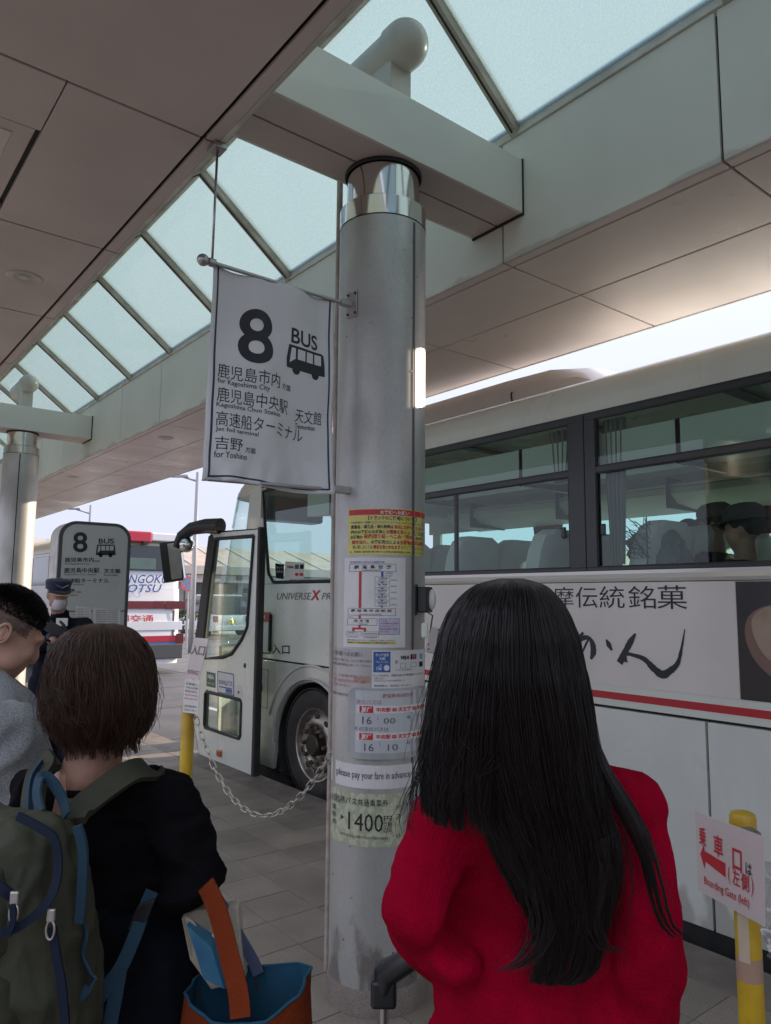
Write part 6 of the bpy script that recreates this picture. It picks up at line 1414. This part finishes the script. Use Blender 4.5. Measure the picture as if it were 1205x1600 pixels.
i_ = MB(); loft(i_, [tsec(.001, .1055, .0695, 0, .006), tsec(-.04, .101, .062), tsec(-.12, .098, .055), tsec(-.2, .098, .050), tsec(-.32, .09, .04)], close=True); i_.f.pop(-2); i_.m.pop(-2); i_.build('lining', 'turq', tt_, smooth=50)
rm = MB(); rim_ = tsec(.0005, .1075, .0715, 0, .006); rm.tube(rim_+[rim_[0]], .0028, 6, cap=False); rm.build('rim_binding', 'turq', tt_, smooth=True)
arm_ = at(322, 1392, 1.40)
tape_([at(322, 1382, 1.36), at(336, 1412, 1.34), at(348, 1450, 1.33), at(360, 1500, 1.315), at(372, 1548, 1.298), at(376, 1590, 1.29)], .0165, .002, 'handle', 'orange', tt_)
tape_([at(335, 1398, 1.44), at(350, 1420, 1.44), at(372, 1460, 1.43), at(395, 1500, 1.42), at(404, 1522, 1.415)], .010, .002, 'handle', 'bluehandle', tt_)
cl_ = MB(); loft(cl_, [[at(px, py, D) for px, py, D in row] for row in (((318, 1530, 1.33), (350, 1545, 1.32), (372, 1540, 1.35), (330, 1520, 1.40)), ((300, 1470, 1.34), (330, 1480, 1.33), (345, 1475, 1.36), (305, 1455, 1.40)), ((292, 1445, 1.35), (310, 1462, 1.34), (330, 1458, 1.37), (298, 1435, 1.40)))]); cl_.build('blue_cloth', 'bluecloth', tt_, smooth=50)
cb_ = thing('canvas_bag', 'cream canvas bag tucked into the orange tote on the woman\'s arm', 'bag', at(340, 1470, 1.38))
k_ = MB()
for row in ([((283, 1432, 1.40), (305, 1420, 1.43), (345, 1420, 1.44), (372, 1415, 1.43), (377, 1470, 1.42), (384, 1530, 1.41), (330, 1548, 1.40), (296, 1500, 1.40))],): 
    fr_ = [at(*p) for p in row[0]]; bk_ = [p+HF*.03 for p in fr_]; n = len(fr_); k_.add(fr_+bk_, [tuple(range(n)), tuple(range(n, 2*n))[::-1]]+[(i, (i+1) % n, n+(i+1) % n, n+i) for i in range(n)])
k_.build('bag_back', 'canvas', cb_, bevel=.004)
fr_ = [at(*p) for p in ((288, 1432, 1.385), (300, 1440, 1.37), (322, 1468, 1.36), (340, 1455, 1.365), (362, 1500, 1.365), (372, 1535, 1.37), (340, 1545, 1.36), (312, 1510, 1.37))]; bk_ = [p+HF*.008 for p in fr_]; n = len(fr_)
MB().add(fr_+bk_, [tuple(range(n)), tuple(range(n, 2*n))[::-1]]+[(i, (i+1) % n, n+(i+1) % n, n+i) for i in range(n)]).build('bag_front', 'canvas', cb_, bevel=.003)
# ---- suitcase with its pulled handle
su = thing('suitcase', 'suitcase whose black pulled handle stands beside the woman in red', 'suitcase', down(at(640, 1600, 1.25), 0))
H1, H2 = at(600, 1520, 1.28), at(690, 1488, 1.24); 
MB().limb([H1+UP*-.025, H1+UP*.0+HR*.004, H1.lerp(H2, .5)+UP*.006, H2], [.017, .021, .017, .018], 16).build('handle_grip', 'black', su, smooth=50)
MB().obox(H1+UP*-.028, (HR, HF, UP), (.021, .016, .022)).build('handle_corner', 'black', su, bevel=.006)
MB().obox(H1.lerp(H2, .42)+UP*.019, ((H2-H1).normalized(), HF, UP), (.022, .010, .006)).build('release_button', 'rubber', su, bevel=.003)
for p in (H1+UP*-.05, down(H2+UP*-.05, H1.z-.05)): MB().tube([down(p, .56), p], .0085, 12).build('handle_rod', 'steel', su, smooth=40)
cs = down(H1.lerp(H2, .5), .31)+HF*.0; MB().obox(cs, (HR, HF, UP), (.17, .12, .25)).build('case_body', 'busframe', su, bevel=.03)
for i in (-1, 1):
    for j in (-1, 1): MB().cyl(down(cs, .03)+HR*(i*.13-.012)+HF*(j*.08), down(cs, .03)+HR*(i*.13+.012)+HF*(j*.08), .03, n=20).build('wheel', 'rubber', su)
# ---- man in grey fleece at the left edge, looking down
mn = thing('person', 'man with cropped black hair in a grey fleece at the left edge, looking down', 'person', down(at(0, 1100, 1.8), 0))
Fm = (HR*.80+HF*.50-UP*.52).normalized(); Rm = frame3(Fm); hm = at(6, 990, 1.86); b = MB(); head_shape(b, hm, Rm, .94)
nm_ = at(-28, 1078, 1.88); b.limb([hm-Fm*.045-Rm @ Vector((0, 0, .03)), nm_], [.056, .062])
cm = at(-30, 1212, 1.84); pm = down(cm, .98); FmB = (HR*.75+HF*.66).normalized(); RmB = frame3(FmB)
b.ell(cm, (.15, .08, .16), rot=RmB); b.cap(cm, pm, .09, .09); b.ell(pm, (.17, .12, .13), rot=RmB); m1 = cm+RmB @ Vector((.17, 0, .12)); m2 = cm+RmB @ Vector((-.17, 0, .12)); em1 = m1+UP*-.25+FmB*.06; em2 = m2+UP*-.25+FmB*.06; hm1 = em1+FmB*.15-RmB @ Vector((.07, 0, .04)); hm2 = em2+FmB*.15+RmB @ Vector((.07, 0, -.04))
b.cap(m1, m2, .06, .06); b.limb([m1, em1, hm1], [.055, .045, .03]); b.limb([m2, em2, hm2], [.055, .045, .03]); hand(b, hm1, frame3(FmB+UP*.2), 1.05, .8); hand(b, hm2, frame3(FmB+UP*.2), 1.05, .8)
lm = []
for k in (-1, 1):
    hp = pm+RmB @ Vector((k*.09, 0, -.05)); kn_ = down(hp, .5); an = down(hp, .09); lm.append((hp, kn_, an)); b.limb([hp, kn_, an], [.09, .06, .04])
mbody = blobj(b, 'body', 'skin', mn, voxel=.0065, smooth=3); ear_rims(hm, Rm, 'skin', mn, .94)
bw = MB()
for k in (-1, 1): bw.tube([hm+Rm @ Vector((k*x, y, .032)) for x, y in ((.014, .101), (.030, .098), (.048, .084))], [.003, .0042, .002], 6)
bw.build('eyebrows', 'hairshell', mn)
g_ = MB(); g_.ell(cm+UP*.02, (.215, .15, .22), rot=RmB); g_.ell(cm+UP*-.16, (.205, .155, .20), rot=RmB); g_.ell(pm+UP*.02, (.20, .15, .13), rot=RmB); g_.cap(m1, m2, .085, .085); g_.ell(cm+UP*.15, (.16, .115, .09), rot=RmB)
g_.limb([m1, em1, hm1-FmB*.03], [.088, .078, .055], 18); g_.limb([m2, em2, hm2-FmB*.03], [.088, .078, .055], 18); g_.limb([nm_+UP*-.02, cm+UP*.18], [.075, .09], 18)
blobj(g_, 'fleece', 'fleece', mn, voxel=.008, smooth=5, disp=.010, dscale=8)
j_ = MB()
for hp, kn_, an in lm: j_.limb([hp+UP*.06, hp, kn_, an], [.12, .115, .085, .065], 18)
blobj(j_, 'trousers', 'denim', mn, voxel=.016, smooth=3)
for hp, kn_, an in lm: MB().limb([an+UP*-.035, an+FmB*.17+UP*-.05], [.048, .04]).build('shoe', 'black', mn, smooth=True)
ph_ = MB().obox(hm1.lerp(hm2, .5)+FmB*.10+UP*.02, (RmB @ Vector((1, 0, 0)), (FmB+UP*.5).normalized(), (UP-FmB*.5).normalized()), (.037, .075, .004)); o = ph_.build('smartphone', 'black', bevel=.003); tag(o, 'black smartphone held low in front of the man in grey fleece', 'phone')
def scalp(c, R, s, n, L, seed, zmin, cond, m, par, up=.5, name='hair', r0=.0009):
    r = np.random.default_rng(seed); out = []
    while len(out) < n:
        d = r.normal(0, 1, 3); d /= np.linalg.norm(d); x, y, z = [float(k) for k in d]; p = Vector((x*.0765, y*.0945-.012, z*.0905+.030))*s; w = cond(p)
        if w <= 0 or float(r.random()) > w: continue
        nn_ = Vector((x/.0765, y/.0945, z/.0905)).normalized(); g2 = (nn_+Vector((float(r.normal(0, .25)), float(r.normal(0, .25))+up*.6, up*.5+float(r.normal(0, .2))))).normalized(); l = L(p)*float(r.uniform(.7, 1.1)); q0 = c+R @ p
        out.append(np.array([tuple(q0+R @ (nn_*(-.002)+g2*(l*t)+Vector((0, 0, -.25*l*t*t)))) for t in (0, .35, .7, 1.0)]))
    return hair(name, out, m, par, r0, .0003)
Ri = Rm.inverted()
def shaved(o, c, s_):
    me = o.data; me.materials.append(MT['stubble']); idx = []
    for p in me.polygons:
        q = (Ri @ (p.center-c))/s_
        idx.append(1 if (q.z > .045 or (q.z > -.035-.0*q.y and q.y < -.028+.25*max(0, q.z+.03)) or (q.z > .016 and q.y < .045)) and q.length < .16 and q.z > -.05 and not (abs(q.x) > .081) else 0)
    me.polygons.foreach_set('material_index', idx)
shaved(mbody, hm, .94)
scalp(hm, Rm, .94, 9000, lambda p: .017 if p.z > .07 else .007, 11, .0, lambda p: (1 if p.z > .062 and p.y < .084 else (.8 if p.z > .045 and p.y < .07 else 0)), 'hair', mn, .7)
scalp(hm, Rm, .94, 5000, lambda p: .0035, 12, .0, lambda p: (1 if (p.z > -.03 and p.y < -.03) or (p.z > .012 and p.y < .045) else 0), 'hair', mn, 0, 'short_hair', .0006)
# ---- uniformed attendant, arms folded, facing the camera side
of = thing('person', 'attendant in navy uniform, peaked cap, face mask and grey gloves, arms folded', 'person', down(at(92, 1050, 5.85), 0))
Fo = (-HF*.78+HR*.62).normalized(); Ro = frame3((Fo-UP*.22)); ho = at(90, 931, 5.85); b = MB(); head_shape(b, ho, Ro, 1.02)
RoB = frame3(Fo); co = at(93, 1012, 5.90); po = down(co, .95); no = at(94, 962, 5.88); b.limb([ho-UP*.05, no], [.056, .06]); b.ell(co, (.14, .08, .16), rot=RoB); b.cap(co, po, .09, .09); b.ell(po, (.16, .12, .12), rot=RoB)
o1 = co+RoB @ Vector((-.175, 0, .155)); o2 = co+RoB @ Vector((.175, 0, .155)); f1 = at(122, 1002, 5.70); f2 = at(52, 1008, 5.72); g1 = at(98, 990, 5.60); g2 = at(84, 1000, 5.58)
sA, sB = (o1, o2) if (o1-CAM).dot(HR) > (o2-CAM).dot(HR) else (o2, o1)
b.cap(o1, o2, .06, .06); b.limb([sA, f1, g1], [.055, .045, .03]); b.limb([sB, f2, g2], [.055, .045, .03]); lo = []
for k in (-1, 1):
    hp = po+RoB @ Vector((k*.09, 0, -.04)); kn_ = down(hp, .49); an = down(hp, .09); lo.append((hp, kn_, an)); b.limb([hp, kn_, an], [.09, .06, .04])
blobj(b, 'body', 'skin', of, voxel=.012, smooth=3); eyes(ho, Ro, of, 1.02)
g_ = MB(); g_.ell(co+UP*.0, (.205, .145, .21), rot=RoB); g_.ell(co+UP*-.2, (.195, .15, .2), rot=RoB); g_.cap(o1, o2, .082, .082); g_.limb([no, co+UP*.15], [.072, .09]); g_.limb([sA, f1, g1.lerp(f1, .25)], [.085, .075, .052], 16); g_.limb([sB, f2, g2.lerp(f2, .25)], [.085, .075, .052], 16); g_.ell(po+UP*.05, (.19, .14, .2), rot=RoB)
blobj(g_, 'uniform_jacket', 'navy', of, voxel=.012, smooth=4, disp=.010, dscale=9)
j_ = MB()
for hp, kn_, an in lo: j_.limb([hp+UP*.06, hp, kn_, an], [.125, .12, .095, .08], 16)
blobj(j_, 'trousers', 'navy', of, voxel=.016, smooth=3)
for hp, kn_, an in lo: MB().limb([an+UP*-.035, an+Fo*.17+UP*-.05], [.048, .04]).build('shoe', 'black', of, smooth=True)
for w_, d_, nm in ((g1.lerp(f1, .15), (g1-f1), 'glove'), (g2.lerp(f2, .10), (HR*.5-UP*.9-HF*.2), 'glove')):
    gg = MB(); hand(gg, w_, frame3(d_, -HF), 1.12, .35); blobj(gg, nm, 'glove', of, voxel=.005, smooth=2)
cp = MB(); cu = ho+Ro @ Vector((0, -.008, .055)); loft(cp, [[cu+Ro @ Vector((r_*.088*math.cos(a), r_*.105*math.sin(a), z+.010*math.sin(a)*(z > .03))) for a in np.linspace(0, 6.2832, 25).tolist()[:-1]] for z, r_ in ((0, 1.0), (.03, 1.04), (.055, 1.10), (.070, 1.02), (.080, .7), (.083, .2))]); cp.build('cap_crown', 'navycap', of, smooth=40)
bd = MB(); loft(bd, [[cu+Ro @ Vector((.091*math.cos(a), .108*math.sin(a), z)) for a in np.linspace(0, 6.2832, 25).tolist()[:-1]] for z in (.002, .012)]); bd.build('cap_band', 'navycap', of, smooth=40)
vz = MB(); vz.add([cu+Ro @ Vector((.080*math.cos(a), .098*math.sin(a), .002)) for a in np.linspace(.35, 2.79, 14).tolist()]+[cu+Ro @ Vector((.086*math.cos(a), .100*math.sin(a)+.062*math.sin(a), -.022)) for a in np.linspace(.35, 2.79, 14).tolist()], [(i, i+1, 15+i, 14+i) for i in range(13)]); vo = vz.build('cap_visor', 'navycap', of, smooth=True); vo.modifiers.new('t', 'SOLIDIFY').thickness = .004
gb = MB(); gb.tube([cu+Ro @ Vector((.086*math.cos(a), .100*math.sin(a)+.062*math.sin(a), -.020)) for a in np.linspace(.5, 2.64, 14).tolist()], .004, 6); gb.build('visor_braid', 'gold', of)
cbd = MB(); cbd.tube([cu+Ro @ Vector((x, .110, z)) for x, z in ((-.045, .052), (-.02, .040), (0, .030), (.02, .040), (.045, .052))], .004, 6); cbd.build('cap_badge', 'steel', of)
mk_ = MB(); loft(mk_, [[ho+Ro @ (Vector((.066*math.sin(a)*w, .010+.104*math.cos(a)*dd, z))) for a in np.linspace(-1.25, 1.25, 17).tolist()] for z, w, dd in ((-.008, .98, .98), (-.03, 1.02, 1.06), (-.055, 1.0, 1.02), (-.085, .85, .90), (-.105, .6, .72))], close=False); mo = mk_.build('face_mask', 'mask', of, smooth=True); mo.modifiers.new('t', 'SOLIDIFY').thickness = .003
bp_ = at(97, 972, 5.72); MB().obox(bp_, (HR, UP, HF), (.045, .030, .004)).build('name_badge', 'rack', of, bevel=.003)
# ---- passengers in the coach
def passenger(px, py, X, label, cap_=None, fdir=Vector((-.1, 1, -.05)), s=1.0):
    p0 = onx(px, py, X); r = thing('person', label, 'person', (p0.x, p0.y, 1.0)); R = frame3(fdir); b = MB(); head_shape(b, p0, R, s); b.cap(p0+UP*-.04, p0+UP*-.17, .05, .06); b.ell(p0+UP*-.42, (.18, .11, .25), rot=frame3((fdir.x, fdir.y, 0))); b.limb([p0+UP*-.24+Vector((-.17, 0, 0)), p0+UP*-.50+Vector((-.2, .05, 0)), p0+UP*-.52+Vector((-.1, .28, 0))], [.05, .042, .03])
    b.limb([p0+UP*-.24+Vector((.17, 0, 0)), p0+UP*-.50+Vector((.2, .05, 0)), p0+UP*-.52+Vector((.1, .28, 0))], [.05, .042, .03])
    for k in (-1, 1): b.limb([p0+UP*-.62+Vector((k*.09, .02, 0)), p0+UP*-.64+Vector((k*.1, .42, 0))], [.08, .06])
    blobj(b, 'body', 'skin', r, voxel=.015, smooth=2)
    g_ = MB(); g_.ell(p0+UP*-.40, (.20, .145, .22), rot=frame3((fdir.x, fdir.y, 0))); g_.ell(p0+UP*-.56, (.19, .15, .16)); 
    for k in (-1, 1): g_.limb([p0+UP*-.24+Vector((k*.16, 0, 0)), p0+UP*-.50+Vector((k*.2, .05, 0)), p0+UP*-.52+Vector((k*.12, .24, 0))], [.075, .065, .05])
    g_.ell(p0+UP*-.23, (.17, .10, .07)); blobj(g_, 'jacket', 'blackknit', r, voxel=.016, smooth=3)
    hh = MB(); hh.ell(p0+R @ Vector((0, -.022, .040)), (.083*s, .098*s, .090*s), rot=R); hh.build('hair', 'hairshell', r, smooth=True)
    if cap_:
        c9 = p0+R @ Vector((0, -.008, .060)); h_ = MB(); loft(h_, [[c9+R @ Vector((r_*.090*math.cos(a), r_*.108*math.sin(a), z)) for a in np.linspace(0, 6.2832, 25).tolist()[:-1]] for z, r_ in ((0, 1.02), (.03, 1.02), (.06, .95), (.082, .7), (.09, .3))]); h_.build('hat_crown', cap_, r, smooth=60)
        br_ = MB(); loft(br_, [[c9+R @ Vector((r_*.090*math.cos(a), r_*.105*math.sin(a)+(.03 if r_ > 1.2 else 0)*max(0, math.sin(a)), z)) for a in np.linspace(0, 6.2832, 25).tolist()[:-1]] for z, r_ in ((.002, 1.0), (-.010, 1.42), (-.014, 1.42), (-.003, 1.0))], close=True); br_.build('hat_brim', cap_, r, smooth=60)
    return r
pq = passenger(1163, 828, XB+.36, 'seated passenger in a flat dark cap and jacket, nearer of the two hatted riders', 'hat', Vector((-.15, 1, -.1)))
passenger(1118, 822, XB+.84, 'seated passenger in a brown hat beyond the capped rider in the coach', 'hatbrown', Vector((-.25, 1, -.15)))
passenger(1072, 836, XB+1.7, 'bareheaded dark haired passenger across the coach aisle', None, Vector((0, 1, 0)))
# stand-ins for an unidentified draped shape and thin stems by the coach window
dc = thing('draped_shape', 'grey green soft shape draped over a seat inside the coach window', 'coat', onx(1025, 850, XB+.25)); g_ = MB(); cc_ = onx(1028, 862, XB+.30)
g_.ell(cc_, (.14, .17, .16)); g_.ell(cc_+Vector((.0, .10, .03)), (.12, .10, .10)); g_.ell(cc_+Vector((0, -.08, -.09)), (.13, .13, .14)); blobj(g_, 'cloth', 'coat', dc, voxel=.010, smooth=3, disp=.02, dscale=13)
fg = MB(); rt = onx(1012, 872, XB+.10)
for k in range(46):
    a = random.uniform(.3, 2.6); L_ = random.uniform(.06, .15); q0 = rt+Vector((0, .02*(k % 7)-.02, .03*(k % 8)*.9)); q1 = q0+Vector((random.uniform(-.01, .01), L_*math.cos(a-.6)*1.0+.02, L_*math.sin(a)*.55)); fg.tube([q0, q0.lerp(q1, .5)+UP*.012, q1], [.0028, .0022, .0008], 5)
fg.tube([rt+UP*-.10, rt+UP*.24], .004, 6); tag(fg.build('spiky_stems', 'leaf'), 'spiky bunch of thin stems standing inside the coach window by the draped shape', 'plant')  # stems stand in for an unidentified frond-like shape
